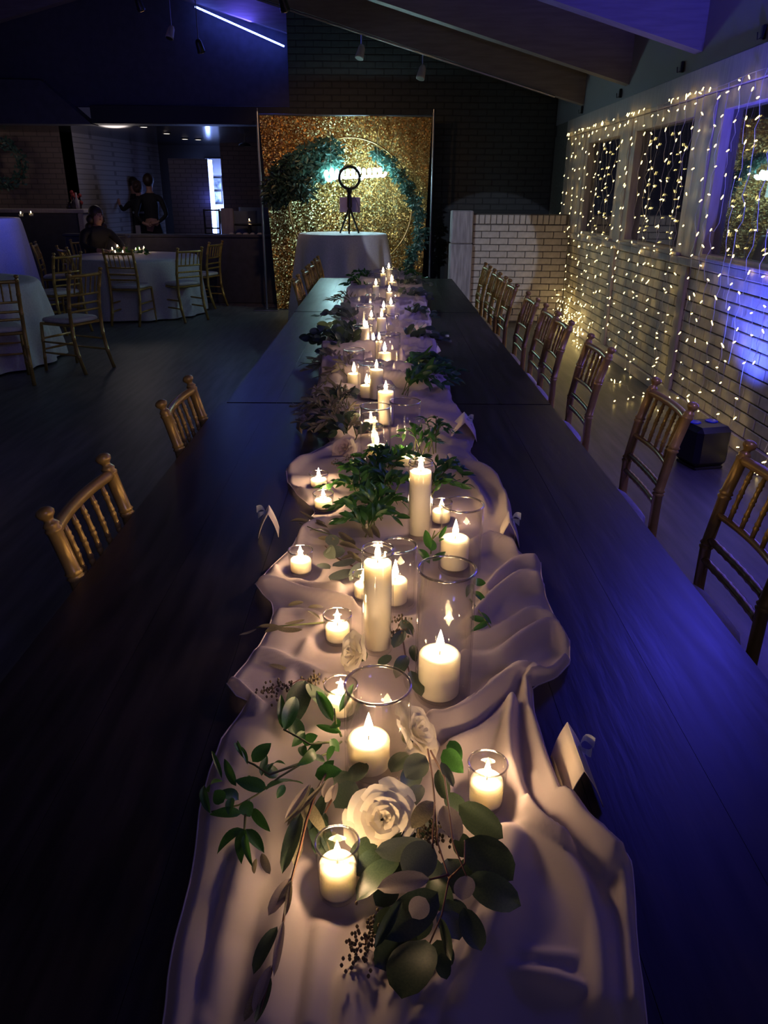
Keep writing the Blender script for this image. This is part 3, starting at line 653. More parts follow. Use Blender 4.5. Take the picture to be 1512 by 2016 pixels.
RG_ = [  # ridges traced: polyline, sigma, amplitude
 ([(1046,1340),(1050,1420),(1075,1500),(1108,1570),(1150,1630),(1210,1690)],.015,.034),
 ([(1006,1395),(1000,1470),(1012,1550),(1055,1620),(1110,1660)],.010,.034),
 ([(890,1480),(950,1450),(1003,1400)],.010,.022),
 ([(1055,1530),(1085,1580),(1120,1610)],.007,.018),
 ([(1040,1630),(1100,1680),(1150,1750),(1175,1850),(1185,1980)],.014,.018),
 ([(1130,1600),(1190,1650),(1225,1720),(1248,1840),(1250,1980)],.010,.018),
 ([(930,1870),(980,1912),(1060,1935),(1160,1960),(1255,1990)],.009,.011),
 ([(960,1870),(1050,1892),(1150,1897),(1258,1905)],.008,.006),
 ([(1010,1660),(990,1760),(950,1870),(900,2030)],.022,.024),
 ([(930,1840),(880,1930),(835,2040)],.016,.018),
 ([(800,1950),(775,2040)],.016,.012),([(690,1940),(680,2050)],.014,.010),
 ([(1122,1300),(1080,1342),(1020,1335),(965,1370),(900,1425),(850,1430)],.013,.034),
 ([(1120,1262),(1085,1238),(1035,1262),(975,1300),(915,1300)],.011,.030),
 ([(1095,1222),(1045,1215),(985,1245),(930,1262)],.009,.022),
 ([(1066,1150),(1020,1145),(970,1178),(930,1225)],.012,.030),
 ([(1062,1108),(1005,1115),(955,1165)],.010,.022),([(1010,1080),(965,1062),(925,1085)],.012,.028),
 ([(1004,1030),(985,965),(940,928),(885,915)],.014,.030),([(955,1010),(935,965),(900,945)],.010,.018),
 ([(500,1152),(560,1158),(625,1180),(690,1195)],.010,.024),([(525,1215),(600,1212),(650,1240)],.010,.018),
 ([(545,1122),(600,1152),(680,1165)],.009,.014),([(450,1350),(482,1375),(512,1400)],.009,.024),
 ([(500,1285),(560,1300),(640,1335)],.012,.014),([(610,1265),(570,1330),(560,1400)],.012,.010),
 ([(560,1400),(490,1480),(445,1580),(410,1700),(375,1850),(350,2030)],.03,.012),
 ([(600,1720),(560,1840),(520,2030)],.018,.014),([(480,1690),(440,1840),(400,2030)],.016,.014),([(640,1780),(625,1900),(610,2030)],.012,.014),
 ([(590,1062),(640,1030),(705,1032)],.010,.022),([(572,925),(620,898),(665,884)],.010,.016),([(570,955),(605,975),(650,970)],.008,.014),
 ([(930,850),(890,848),(850,835)],.012,.030),([(925,880),(880,875),(850,860)],.010,.020),([(900,805),(860,800),(815,795)],.010,.022),([(885,780),(850,775),(810,780)],.008,.02)]
rnd = random.Random(21)
for k in range(95):     # bunched folds of the far part
    y = rnd.uniform(3.1, 7.9); s = rnd.choice((-1,1,1)); xm = edge(RE if s > 0 else LE, y); x0 = xm*.98; x1 = .06+rnd.uniform(-.05,.08)
    RG_.append(([Vector((x0,y,0)),Vector((x0*.6+x1*.4,y+rnd.uniform(-.12,.12),0)),Vector((x1,y+rnd.uniform(-.22,.22),0))], rnd.uniform(.013,.020), rnd.uniform(.035,.085)))
SEG = []
for l, s, a in RG_:
    P = [p if isinstance(p, Vector) else at(p[0], p[1], z=CZ+a*.5) for p in l]
    # smooth
    Q = []
    for i in range(len(P)-1):
        p0 = P[max(i-1,0)]; p1 = P[i]; p2 = P[i+1]; p3 = P[min(i+2,len(P)-1)]
        for k in range(4):
            t = k/4; Q.append(.5*((2*p1)+(p2-p0)*t+(2*p0-5*p1+4*p2-p3)*t*t+(3*p1-p0-3*p2+p3)*t**3))
    Q.append(P[-1]); n = len(Q)
    for i in range(n-1):
        f = 1.0; SEG.append((Q[i].x,Q[i].y,Q[i+1].x,Q[i+1].y,s,a))
BIN = {}
for sg in SEG:
    for k in range(int((min(sg[1],sg[3])-.08)//.1), int((max(sg[1],sg[3])+.08)//.1)+1): BIN.setdefault(k, []).append(sg)
def ridge(x, y):
    tot = 0
    for (ax,ay,bx,by,s,a) in BIN.get(int(y//.1), ()):
        dx, dy = bx-ax, by-ay; L2 = dx*dx+dy*dy
        t = 0 if L2 < 1e-9 else max(0, min(1, ((x-ax)*dx+(y-ay)*dy)/L2))
        d2 = (x-ax-t*dx)**2+(y-ay-t*dy)**2
        if d2 < 9*s*s:
            v = 1.25*a*math.exp(-d2/(2*s*s)); tot = max(tot, v)
    return tot
CANDLE_FEET = []
def cloth_height(x, y):
    h = ridge(x, y)
    h += .006*abs(noise.noise((x*16,y*9,2.5)))+.007*(.5+.5*math.sin(x*34+5*noise.noise((x*2,y*2,3))+y*3))+.008*abs(noise.noise((x*5,y*3.2,.5)))
    if y > 1.7: h += .010*(.5+.5*math.sin(y*30+7*noise.noise((x*3,y*1.6,1))))
    for (cx, cy, cr) in CANDLE_FEET:
        d = math.hypot(x-cx, y-cy)
        if d < cr+.03: h *= max(0, min(1, (d-cr)/.03))**1.5
    return h

# ------------------------------------------------------------ candles
def foot(cx, yb): return at(cx, yb, z=CZ)
def dims(cx, yb, yr, W):
    p = foot(cx, yb); q = at(cx, yr, Y=p.y); dep = (q-CAM).dot(fw); return p, q.z-CZ, W/2*dep/F
VG = 'small votive candles along the table'; 
ALLC = []
def flame(t, z, s=1.0, x=0, y=0, watt=.42):
    far = max(0, min(1, (t.location.y-2.5)/3)) if t.location.y < 9 else 0; s *= 1+.35*far; watt *= 1+2.0*far
    MB().tube([(x,y,z-.004),(x,y,z+.004),(x+.0008,y,z+.009)],.0009,5).build('wick', M['wick'], next((c for c in t.children if 'wax' in c.name), t))
    pr = [(0,0),(.0036,.003),(.0058,.008),(.0060,.013),(.0040,.022),(.0016,.031),(0,.036)]
    MB().lathe([(r*s*(1+.25*far),zz*s) for r,zz in pr],10,(x,y,z+.006)).build('flame', M['flame'], t, True)
    wp = t.matrix_basis @ Vector((x,y,z+.020))
    l = lamp('candle_light', 'POINT', wp, (1,.64,.34), watt*2.3, None, .008); return l
def shell(r0, r1, h, th, base=.006):
    return [(0,.001),(r0*.96,.001),(r0,.004),(r0*.5+r1*.5,h*.5),(r1,h-.001)], [(r1-th,h-.001),(r0*.5+r1*.5-th,h*.5),(r0-th,base+.002),(r0*.9-th,base),(0,base)]
def votive(cx, yb, yr, W, lab, fill=.62, watt=.42):
    p, h, r = dims(cx, yb, yr, W); ALLC.append(p); CANDLE_FEET.append((p.x,p.y,r))
    t = thing('votive_candle', lab, 'candle', p, 0, VG)
    a, b = shell(r*.84, r, h, .0022); g_ = MB().lathe(a+b,32).build('glass_cup', M['glass'], t, True)
    MB().tube([((r-.001)*math.cos(2*PI*k/32),(r-.001)*math.sin(2*PI*k/32),h) for k in range(33)],.0015,6,False).build('rim', M['rim'], g_, True)
    rw = r*.84+(r*.16)*fill-.0032
    MB().lathe([(0,.008),(r*.80,.008),(r*.83,.012),(rw,h*fill-.003),(rw-.002,h*fill),(rw*.6,h*fill-.0015),(0,h*fill-.002)],28).build('wax', M['wax'], t, True)
    flame(t, h*fill, .8, 0, 0, watt); return t
def hurricane(cx, yb, yr, W, pillar, lab, watt=.55):
    p, h, r = dims(cx, yb, yr, W); r = min(r, .062); ALLC.append(p); CANDLE_FEET.append((p.x,p.y,r))
    t = thing('hurricane_candle', lab, 'candle', p, 0, 'clear glass cylinders along the table')
    a, b = shell(r, r, h, .0028, .007); g_ = MB().lathe(a+b,44).build('glass_cylinder', M['glass'], t, True)
    MB().tube([((r-.0014)*math.cos(2*PI*k/44),(r-.0014)*math.sin(2*PI*k/44),h) for k in range(45)],.0023,6,False).build('rim', M['rim'], g_, True)
    if pillar:
        pcx, py, pw = pillar; q = at(pcx, py, Y=p.y); hp = q.z-CZ; rp = pw/2*(q-CAM).dot(fw)/F; rp = min(rp, r-.006); x = max(-(r-rp-.004), min(r-rp-.004, q.x-p.x))
        MB().lathe([(0,.0085),(rp-.002,.0085),(rp,.011),(rp,hp-.004),(rp-.002,hp-.001),(rp-.006,hp),(rp*.55,hp-.003),(0,hp-.004)],36,(x,0,0)).build('pillar_wax', M['wax'], t, True)
        flame(t, hp-.002, 1.15, x, 0, watt)
    return t
def jar(cx, yb, yr, W, lab, fill=.87, watt=.5):
    p, h, r = dims(cx, yb, yr, W); r = min(r, .034); ALLC.append(p); CANDLE_FEET.append((p.x,p.y,r))
    t = thing('jar_candle', lab, 'candle', p, 0, 'tall white-filled jar candles along the table')
    o = [(0,.001),(r*.93,.001),(r,.007),(r,h-.022),(r*.99,h-.018),(r*.90,h-.013),(r*.90,h-.010),(r*.965,h-.007),(r*.965,h-.002),(r*.93,h)]
    i = [(r*.86,h-.001),(r*.86,h-.012),(r*.95-.002,h-.020),(r-.003,h-.024),(r-.003,.010),(0,.008)]
    g_ = MB().lathe(o+i,32).build('glass_jar', M['glass'], t, True)
    for zz, rr in ((h-.001,r*.93),(h-.008,r*.965)): MB().tube([((rr)*math.cos(2*PI*k/32),(rr)*math.sin(2*PI*k/32),zz) for k in range(33)],.0014,6,False).build('rim', M['rim'], g_, True)
    f = h*fill
    MB().lathe([(0,.009),(r-.006,.009),(r-.0042,.013),(r-.0042,f-.002),(r-.007,f),(r*.5,f-.003),(0,f-.003)],28).build('wax', M['wax'], t, True)
    flame(t, f-.001, .95, 0, 0, watt); return t
votive(666,1758,1658,90,'votive candle nearest the camera, below the largest white rose')
votive(955,1583,1502,80,'votive candle on the right beside the big cream card')
votive(672,1405,1348,68,'votive candle just left of the nearest glass cylinder')
votive(665,1262,1210,58,'votive candle touching the drooping white rose')
votive(593,1128,1083,50,'votive candle farthest left, on the sheer cloth')
votive(716,1178,1130,46,'votive candle half hidden left of the nearest jar candle')
votive(637,1003,971,42,'front one of the pair of votives at the left of the leaf clump')
votive(628,960,932,39,'rear one of the pair of votives at the left of the leaf clump')
votive(868,1030,988,43,'votive candle squeezed between tall jar and glass cylinder on the right')
votive(800,918,886,40,'votive candle in front of the empty glass cylinder')
votive(658,672,655,21,'votive candle at the left edge of the far greenery')
votive(707,601,590,15,'votive candle far left near the end of the table')
votive(778,598,588,13,'votive candle far right near the end of the table')
votive(795,672,658,17,'votive candle by the yellow leaf on the far right of the row')
votive(693,668,655,18,'votive candle behind the left far glass cylinder')
votive(775,745,722,26,'votive candle right of the tall pillar in the far cluster')
votive(688,735,715,24,'votive candle left of the glowing left far cylinder')
votive(730,850,815,34,'votive candle standing directly behind the glass cylinder with pillar')
hurricane(743,1512,1348,134,(724,1452,84),'glass cylinder with pillar candle nearest the camera, behind the big rose',1.0)
hurricane(870,1368,1120,117,(866,1285,82),'tallest wide glass cylinder with a thick pillar candle',.9)
hurricane(904,1120,993,86,(893,1058,56),'glass cylinder with pillar candle right of the far jar candle',.7)
hurricane(782,1190,1074,74,(778,1140,48),'glass cylinder with pillar candle half hidden behind the nearest jar candle',.7)
hurricane(739,905,800,62,(742,877,40),'glass cylinder with a bright pillar left of the empty cylinder',.7)
hurricane(796,890,790,62,None,'empty glass cylinder without a pillar candle')
hurricane(697,770,688,43,(697,735,26),'left glass cylinder of the far cluster with glowing pillar')
hurricane(728,785,716,48,(722,758,26),'short wide glass cylinder in the middle of the far cluster')
hurricane(765,738,657,46,(757,694,26),'glass cylinder with a tall pillar in the far cluster')
hurricane(714,706,641,39,None,'glass cylinder around the brightest far flame on the left')
hurricane(719,668,603,34,(722,650,20),'glass cylinder sixth from the far end on the left')
hurricane(772,672,620,26,None,'narrow glass cylinder on the right of the far row')
hurricane(733,605,557,24,None,'glass cylinder beside the fourth farthest jar')
hurricane(729,628,580,20,(729,610,14),'small far glass cylinder in the left of the row')
hurricane(772,578,528,25,(771,555,15),'largest glass cylinder at the far end of the row')
hurricane(745,570,538,17,None,'glass cylinder second from the far end')
jar(743,1278,1078,65,'tall jar candle nearest the camera',watt=.8)
jar(825,1055,907,50,'tall jar candle rising from the middle leaf clump',watt=.6)
jar(759,838,760,36,'tall jar candle behind the empty glass cylinder')
jar(741,788,718,30,'tall jar candle in front of the short wide far cylinder')
jar(718,698,637,22,'tall jar candle left of centre in the far cluster')
jar(751,684,617,21,'brightest tall jar candle in the far cluster')
jar(769,650,594,18,'tall jar candle on the right of the far cluster')
jar(740,606,556,15,'far jar candle with a pink glow, left of centre')
jar(766,618,569,15,'far jar candle right of centre near the end')
jar(765,573,523,16,'farthest jar candle at the end of the table')
jar(754,580,532,13,'second farthest jar candle at the end of the table')
jar(746,720,664,17,'jar candle between left cylinder and tall pillar in the far cluster')
jar(731,652,622,16,'added jar candle behind the brightest far flame on the left')  # jar added for more golden glow in the far cluster
jar(755,640,603,16,'added jar candle in the middle behind the brightest far jar')  # also put in to thicken the far candle glow
jar(735,700,668,15,'short bright jar candle behind the far pillar')

# ---- runner mesh
def yrow():
    ys = []; y = .42
    while y < 8.12:
        ys.append(y); y += .0062 if y < 1.0 else (.008 if y < 1.8 else (.012 if y < 3.2 else .0145))
    return ys
YS = yrow(); NX = 120; vs = []; fs = []
for y in YS:
    a, b = edge(LE, y), edge(RE, y)
    a += .006*noise.noise((y*9,1,1)); b += .006*noise.noise((y*9,5,1))
    for i in range(NX+1):
        u = i/NX; x = a+(b-a)*u; h = cloth_height(x, y)
        e_ = min(u, 1-u)*(b-a); h *= min(1, .35+e_/.02)
        vs.append((x, y, CZ-.0005+h))
fs = [(i*(NX+1)+j, i*(NX+1)+j+1, (i+1)*(NX+1)+j+1, (i+1)*(NX+1)+j) for i in range(len(YS)-1) for j in range(NX)]
rn = thing('table_runner', 'crumpled sheer blush chiffon runner down the long table', 'runner', (0,0,0))
MB().add(vs, fs).build('chiffon', M['chiffon'], rn, True)
for side in (0, NX): MB().tube([Vector(vs[i*(NX+1)+side])+Vector((0,0,.0012)) for i in range(0,len(YS),2)],.0013,5).build('hem', M['hem'], rn, True)

# ------------------------------------------------------------ leaves
def leaf_mesh(name, m, w, tip=1.0, curl=.10, fold=.12, n=8):
    vs = []; fs = []
    for i in range(n+1):
        t = i/n; 
        prof = (t**.62*(1-t)**(.9 if tip < .75 else .6)/(.33 if tip < .75 else .43) if tip != 9 else 1) if 0 < t < 1 else 0
        z = -curl*(t-.35)**2*1.2+curl*.15
        for j, s in enumerate((-1,-.5,0,.5,1)): vs.append((t, s*w/2*prof, z+fold*abs(s)*w*prof*.6-(.015 if s == 0 else 0)))
    fs = [(i*5+j, (i+1)*5+j, (i+1)*5+j+1, i*5+j+1) for i in range(n) for j in range(4)]
    return MB().add(vs, fs).mesh(name, m, True)
LM = {'ruscus': [leaf_mesh('leaf', M['ruscus'], .34, .72, c, .14) for c in (.1,.35,.6)],
      'euc': [leaf_mesh('leaf', M['euc'], .62, .8, c, .08) for c in (.05,.25,-.2)],
      'eucd': [leaf_mesh('leaf', M['eucd'], .62, .8, c, .08) for c in (.05,.3,-.2)],
      'eucp': [leaf_mesh('leaf', M['eucp'], .66, .9, c, .06) for c in (.05,.2)],
      'olive': [leaf_mesh('leaf', M['olive'], .22, .9, c, .14) for c in (.1,.35,-.2)]}
WID = {'ruscus': .34, 'euc': .62, 'eucd': .62, 'eucp': .66, 'olive': .22}
def put_leaf(par, kind, b, t, wpx=None, width=None, roll=0):
    d = t-b; L = d.length
    if L < 1e-4: return
    x = d.normalized(); n0 = Vector((rnd.gauss(0,.3), -.45+rnd.gauss(0,.25), 1)); y = n0.cross(x)
    y = y.normalized(); y = Matrix.Rotation(roll, 3, x) @ y; z = x.cross(y)
    ws = 1 if width is None else width/(L*WID[kind])
    o = put('leaf', rnd.choice(LM[kind]), par)
    m = Matrix((( x.x*L, y.x*L*ws, z.x*L, b.x),(x.y*L, y.y*L*ws, z.y*L, b.y),(x.z*L, y.z*L*ws, z.z*L, b.z),(0,0,0,1)))
    m = Matrix.Translation(-par.location) @ m
    l_, r_, s_ = m.decompose(); o.location = l_; o.rotation_euler = r_.to_euler(); o.scale = s_
    return o
def explicit(name, lab, cat, kind, stems, leaves, zb=.80, stem_m='stem', origin=None, rad=.0016, lift=0):
    P = [[at(x, y, z=z+lift) for x, y, z in s] for s in stems]
    t = thing(name, lab, cat, (P[0][0].x, P[0][0].y, CZ))
    mb = MB()
    for s in P:
        mb = MB().tube([p-t.location for p in s], [rad*(1.2-.6*i/len(s)) for i in range(len(s))], 6); mb.build('stem', M[stem_m], t, True)
    for lf in leaves:
        bx, by, tx, ty, w = lf[:5]; z0 = lf[5] if len(lf) > 5 else zb; z1 = lf[6] if len(lf) > 6 else z0-.004; k = lf[7] if len(lf) > 7 else kind
        a = at(bx, by, z=z0+lift); b = at(tx, ty, z=z1+lift); wd = w*(a-CAM).dot(fw)/F*1.05
        put_leaf(t, k, a, b, width=wd, roll=rnd.gauss(0,.25))
    return t
rnd = random.Random(3)
R_L = [(556,1434,553,1364,16),(560,1440,584,1360,28),(590,1458,572,1405,30),(497,1500,533,1461,26),(515,1528,525,1484,14),(530,1518,556,1493,14),(520,1526,550,1512,28),
 (488,1500,457,1447,10),(487,1505,475,1465,8),(465,1548,440,1492,16),(480,1552,492,1522,12),(437,1533,416,1474,9),(412,1560,428,1530,16),(414,1602,395,1537,16),
 (475,1602,412,1600,20),(440,1580,422,1556,26),(470,1575,425,1556,30),(525,1553,462,1535,28),(524,1554,596,1530,26),(495,1592,531,1637,18),(480,1578,492,1608,26),
 (480,1632,423,1672,22),(479,1632,472,1696,22),(484,1632,520,1677,22),(482,1642,492,1700,14),(620,1527,673,1515,30),(655,1420,622,1357,22),(657,1395,615,1358,16),
 (668,1402,697,1343,14),(670,1430,648,1425,22),(672,1442,620,1427,12),(600,1440,575,1470,18),(635,1460,600,1490,18),(620,1478,592,1505,20),(596,1462,625,1448,22),(600,1492,592,1462,16),
 (640,1500,610,1488,22),(660,1470,640,1498,20),(650,1455,668,1480,18),(560,1545,545,1572,14),(455,1570,450,1603,16),(640,1520,655,1495,20)]
explicit('ruscus_branch', 'bright green pointed-leaf branch reaching left over the cloth at front', 'branch', 'ruscus',
 [[(672,1460,.80),(640,1485,.81),(600,1500,.82),(550,1530,.825),(505,1565,.82),(470,1585,.815),(416,1598,.81)],[(600,1500,.82),(530,1525,.83),(500,1505,.835),(488,1500,.83)],[(490,1575,.82),(483,1605,.82),(481,1635,.815)],[(660,1460,.81),(610,1465,.83),(585,1450,.835),(558,1436,.84)],[(672,1450,.81),(662,1425,.83),(658,1395,.84)]],
 [l+(.822+rnd.uniform(-.008,.01), .818+rnd.uniform(-.012,.018)) for l in R_L], stem_m='gstem')
E_L = [(rx, ry, rx+dx, ry+dy, w, .787, .783, 'eucd') for rx, ry, dx, dy, w in ((800,1700,-50,20,46),(835,1760,-40,50,50),(880,1770,30,50,50),(850,1800,-60,40,56),(890,1660,40,10,44),(820,1880,-40,50,56),(860,1850,20,60,46),(780,1790,-40,50,44),(900,1700,50,30,50),(830,1690,20,50,50),(800,1650,-40,10,40),(780,1740,-40,40,46),(860,1620,-40,20,40),(880,1560,30,40,36),(800,1860,-50,20,46),(845,1730,40,60,50))]+[(853,1668,738,1676,44,.81),(853,1664,795,1724,66,.815),(846,1730,742,1746,40,.82,.815,'eucp'),(916,1652,1010,1732,78,.815,.812,'eucd'),(920,1727,1024,1783,60,.812,.808,'eucd'),
 (903,1584,990,1650,54,.82,.815,'eucd'),(919,1723,910,1772,40,.83,.828,'eucp'),(838,1768,812,1806,40,.825,.82,'eucp'),(912,1786,948,1876,44,.815,.808,'eucd'),(838,1850,786,1958,104,.805,.795,'eucd'),
 (862,1756,757,1848,70,.80,.80,'eucd'),(792,1772,738,1862,24,.81,.80,'eucd'),(866,1806,893,1892,26,.81,.80,'eucd'),(868,1876,878,1928,30,.80,.79,'eucd'),(853,1578,812,1626,34,.82,.815,'olive'),(872,1586,903,1652,40,.83,.825,'eucp'),
 (868,1500,893,1549,20,.835,.82,'euc'),(872,1476,912,1522,34,.84,.825,'ruscus'),(885,1458,908,1500,26,.84,.82,'ruscus'),(838,1488,800,1530,46,.81,.80,'euc'),(862,1515,880,1575,28,.82,.815,'eucd'),
 (785,1690,700,1764,54,.795,.79,'eucd'),(820,1640,740,1700,44,.79,.79,'eucd'),(860,1690,830,1730,52,.80,.80,'eucd'),(880,1690,915,1760,60,.795,.79,'eucd'),(870,1790,905,1850,56,.795,.79,'eucd'),(820,1830,735,1905,60,.79,.785,'eucd'),(845,1905,800,1930,50,.79,.785,'eucd'),(812,1585,838,1640,30,.80,.80,'euc'),(830,1545,800,1590,34,.80,.80,'euc')]
explicit('eucalyptus_branch', 'large dark round-leaf eucalyptus branch pointing toward the camera', 'branch', 'euc',
 [[(842,1475,.80),(850,1520,.815),(856,1580,.82),(862,1660,.82),(884,1730,.815),(870,1800,.81),(845,1860,.80)],[(848,1478,.80),(875,1530,.83),(885,1600,.84),(892,1660,.835),(918,1724,.835)],[(884,1730,.815),(915,1700,.83),(915,1655,.82)],[(856,1580,.82),(852,1640,.82),(852,1670,.815)],[(884,1722,.82),(860,1728,.82),(845,1732,.82)]],
 E_L, rad=.0013, lift=.008)
O_L = [(615,1550,600,1610,22,.79,.785,'eucd'),(600,1580,575,1650,22,.79,.785),(640,1600,620,1680,28,.785,.78,'eucd'),(610,1620,640,1690,24,.785,.78,'eucd'),(650,1630,655,1690,24,.785,.78),(590,1640,580,1700,20,.79,.785)]+[(575,1728,528,1800,26,.80,.79,'eucp'),(574,1732,545,1790,14,.805,.79),(573,1735,562,1808,12),(546,1824,497,1912,28,.79,.785,'eucd'),(558,1812,539,1922,16,.795,.785,'eucp'),(533,1900,498,1992,24,.785,.78,'eucp'),(534,1925,503,2020,18,.785,.78,'eucd'),
 (592,1600,556,1712,28,.81,.80,'eucd'),(598,1570,640,1640,22,.82,.80),(640,1540,560,1625,12,.83,.81),(608,1545,562,1610,14,.83,.82,'eucp'),(612,1545,566,1625,14,.83,.81),(655,1530,635,1570,20,.83,.81,'eucp'),(660,1545,640,1580,14,.83,.81,'eucp'),(664,1540,655,1578,10,.83,.82,'eucp'),
 (600,1590,590,1650,18,.80,.79),(625,1600,655,1690,24,.79,.78,'eucd'),(640,1560,610,1640,24,.795,.785,'eucd'),(520,1930,480,2010,20,.78,.775),(515,1680,530,1720,16,.81,.80),(505,1690,498,1720,12,.81,.80)]
explicit('olive_branch', 'long drooping olive branch with narrow leaves at front left', 'branch', 'olive',
 [[(655,1500,.80),(622,1560,.82),(602,1620,.815),(592,1665,.81),(575,1728,.80),(562,1785,.795),(555,1830,.79),(538,1900,.785),(510,2000,.78)]], O_L, zb=.805, lift=.02)
def sprig(name, lab, cat, kind, p0, dirv, length, height, nleaf, ls, group=None, stem='gstem', droop=1.0, wig=.1):
    p0 = Vector(p0); d = Vector((dirv[0],dirv[1],0)); d = d.normalized() if d.length > 1e-6 else Vector((0,1,0)); side = Vector((-d.y,d.x,0))
    t = thing(name, lab, cat, (p0.x,p0.y,CZ), 0, group); P = []; wv = rnd.uniform(-wig,wig)
    for i in range(8):
        u = i/7; P.append(p0+d*length*u+side*(wv*length*math.sin(u*2.2))+Vector((0,0,height*(math.sin(min(1,u*1.15)*PI*.8))*droop+.012)))
    MB().tube([p-t.location for p in P],[.0019*(1.15-.8*i/7) for i in range(8)],5).build('stem', M[stem], t)
    for i in range(nleaf):
        u = .15+.85*(i+.5)/nleaf; k = u*7; a = int(min(6,k)); p = P[a].lerp(P[a+1], k-a); tan = (P[a+1]-P[a]).normalized()
        s = 1 if i % 2 else -1; ang = rnd.uniform(.35,.95)
        v = (tan*math.cos(ang)+side*s*math.sin(ang)+Vector((0,0,rnd.uniform(-.25,.45)))).normalized()
        tip = p+v*ls*rnd.uniform(.75,1.2)
        if tip.z < CZ+.006: tip.z = CZ+.006+rnd.uniform(0,.006)
        put_leaf(t, kind, p, tip, roll=rnd.gauss(0,.5))
    put_leaf(t, kind, P[-1], P[-1]+(P[-1]-P[-2]).normalized()*ls, roll=rnd.gauss(0,.4))
    return t
def clump(name, labf, cat, kind, c, num, az0, az1, length, height, nleaf, ls, group, stem='gstem'):
    c = at(c[0], c[1], z=CZ+.01)
    for i in range(num):
        a = math.radians(az0+(az1-az0)*(i+.5)/num+rnd.uniform(-10,10)); L = length*rnd.uniform(.7,1.15)
        q = c+Vector((rnd.uniform(-.02,.02),rnd.uniform(-.03,.03),0))
        ordn = ['first','second','third','fourth','fifth','sixth','seventh','eighth','ninth','tenth','eleventh','twelfth','thirteenth','fourteenth'][i]
        sprig(name, labf+', %s from the right' % ordn, cat, kind, q, (math.cos(a),math.sin(a)), L, height*rnd.uniform(.6,1.2), nleaf, ls, group, stem)
# mid clump of green ruscus
WHERE = ['front','second row','left side','right side','back','far back']
def heap(name, lab, kind, pts, num, az0, az1, length, height, nleaf, ls, group, stem='gstem'):
    for k, p in enumerate(pts): clump(name, lab+', '+WHERE[k], 'greenery', kind, p, num, az0, az1, length, height, nleaf, ls, group, stem)
heap('ruscus_sprig','dark green sprig in dense middle clump','ruscus',[(730,1060),(745,1025),(715,990),(765,985),(735,950),(770,930)],7,15,175,.095,.055,13,.036,'ruscus sprigs in the middle clump')
heap('ruscus_sprig','dark green sprig right of second jar','ruscus',[(850,985),(858,960)],4,-10,70,.09,.05,10,.036,'ruscus sprigs right of the second jar')
heap('ruscus_sprig','green sprig by the empty glass cylinder','ruscus',[(822,915),(850,900)],4,0,150,.11,.09,9,.034,'ruscus sprigs by the empty cylinder')
explicit('ruscus_sprig','upright green sprig between tallest cylinder and second jar','greenery','ruscus',[[(848,1090,.80),(850,1062,.84),(856,1045,.87)],[(850,1062,.84),(868,1045,.86)]],[(848,1080,836,1042,16,.85,.87),(850,1085,852,1062,16,.84,.86),(864,1060,880,1034,8,.86,.88),(864,1066,874,1060,7,.86,.87),(846,1110,822,1075,14,.83,.84),(852,1105,878,1085,14,.83,.84)],stem_m='gstem')
explicit('olive_sprig','yellowish olive sprig reaching left above the outer left votive','greenery','olive',[[(712,1085,.79),(660,1055,.80),(625,1045,.80),(590,1030,.80)]],[(650,1050,608,1038,12),(645,1038,600,1015,9),(612,1030,568,1022,10),(640,1030,590,1010,8),(660,1062,625,1058,10),(705,1080,664,1066,11),(708,1090,670,1100,12),(712,1105,682,1084,10),(715,1110,690,1096,10),(735,1060,712,1026,16),(748,1060,728,1030,14),(700,1072,668,1050,14)],stem_m='gstem')
explicit('olive_sprig','olive sprig poking out left of the drooping white rose','greenery','olive',[[(640,1225,.785),(560,1232,.79),(505,1235,.79)]],[(560,1228,600,1222,9),(550,1233,508,1232,9),(505,1238,472,1252,10),(598,1186,566,1190,9),(606,1196,638,1194,10),(595,1240,545,1240,12),(560,1235,520,1242,11),(630,1218,604,1200,9),(530,1308,570,1320,13,.778)],stem_m='gstem')
explicit('eucalyptus_sprig','grey-brown round-leaf eucalyptus by the outer left votive','greenery','euc',[[(705,1120,.785),(665,1100,.79),(640,1075,.79)]],[(700,1100,655,1118,30),(660,1100,640,1075,26),(690,1120,650,1145,34),(680,1085,640,1090,26),(720,1110,690,1140,26),(668,1060,640,1068,26),(650,1120,625,1110,20)])
explicit('dark_sprig','dark curling leaves right of the tallest glass cylinder','greenery','ruscus',[[(925,1180,.79),(945,1205,.80),(965,1235,.80)]],[(930,1145,958,1148,14),(930,1165,962,1190,12),(925,1215,965,1225,12),(945,1205,968,1228,10),(930,1150,918,1172,12),(962,1225,928,1242,10)],stem_m='gstem')
explicit('eucalyptus_sprig','dull round-leaf eucalyptus lying between the two tallest candles','greenery','eucd',[[(790,1240,.785),(800,1300,.79),(812,1350,.79)]],[(795,1240,775,1275,24),(800,1290,780,1330,26),(808,1320,830,1370,26),(790,1220,812,1250,22),(770,1290,745,1310,20),(812,1270,818,1300,18),(800,1330,804,1355,16,.80,.80,'eucp'),(805,1215,812,1250,10,.79,.80,'eucp'),(600,1340,575,1420,44),(610,1345,640,1395,46)])
explicit('eucalyptus_sprig','brown-green eucalyptus lying under the front glass cylinder','greenery','eucd',[[(700,1520,.785),(660,1560,.79),(640,1600,.79)]],[(690,1520,640,1560,40),(700,1540,660,1590,44),(720,1500,690,1540,36),(800,1480,770,1520,36),(820,1500,800,1560,40),(760,1680,700,1720,46),(740,1650,690,1700,40),(820,1600,790,1660,36)])
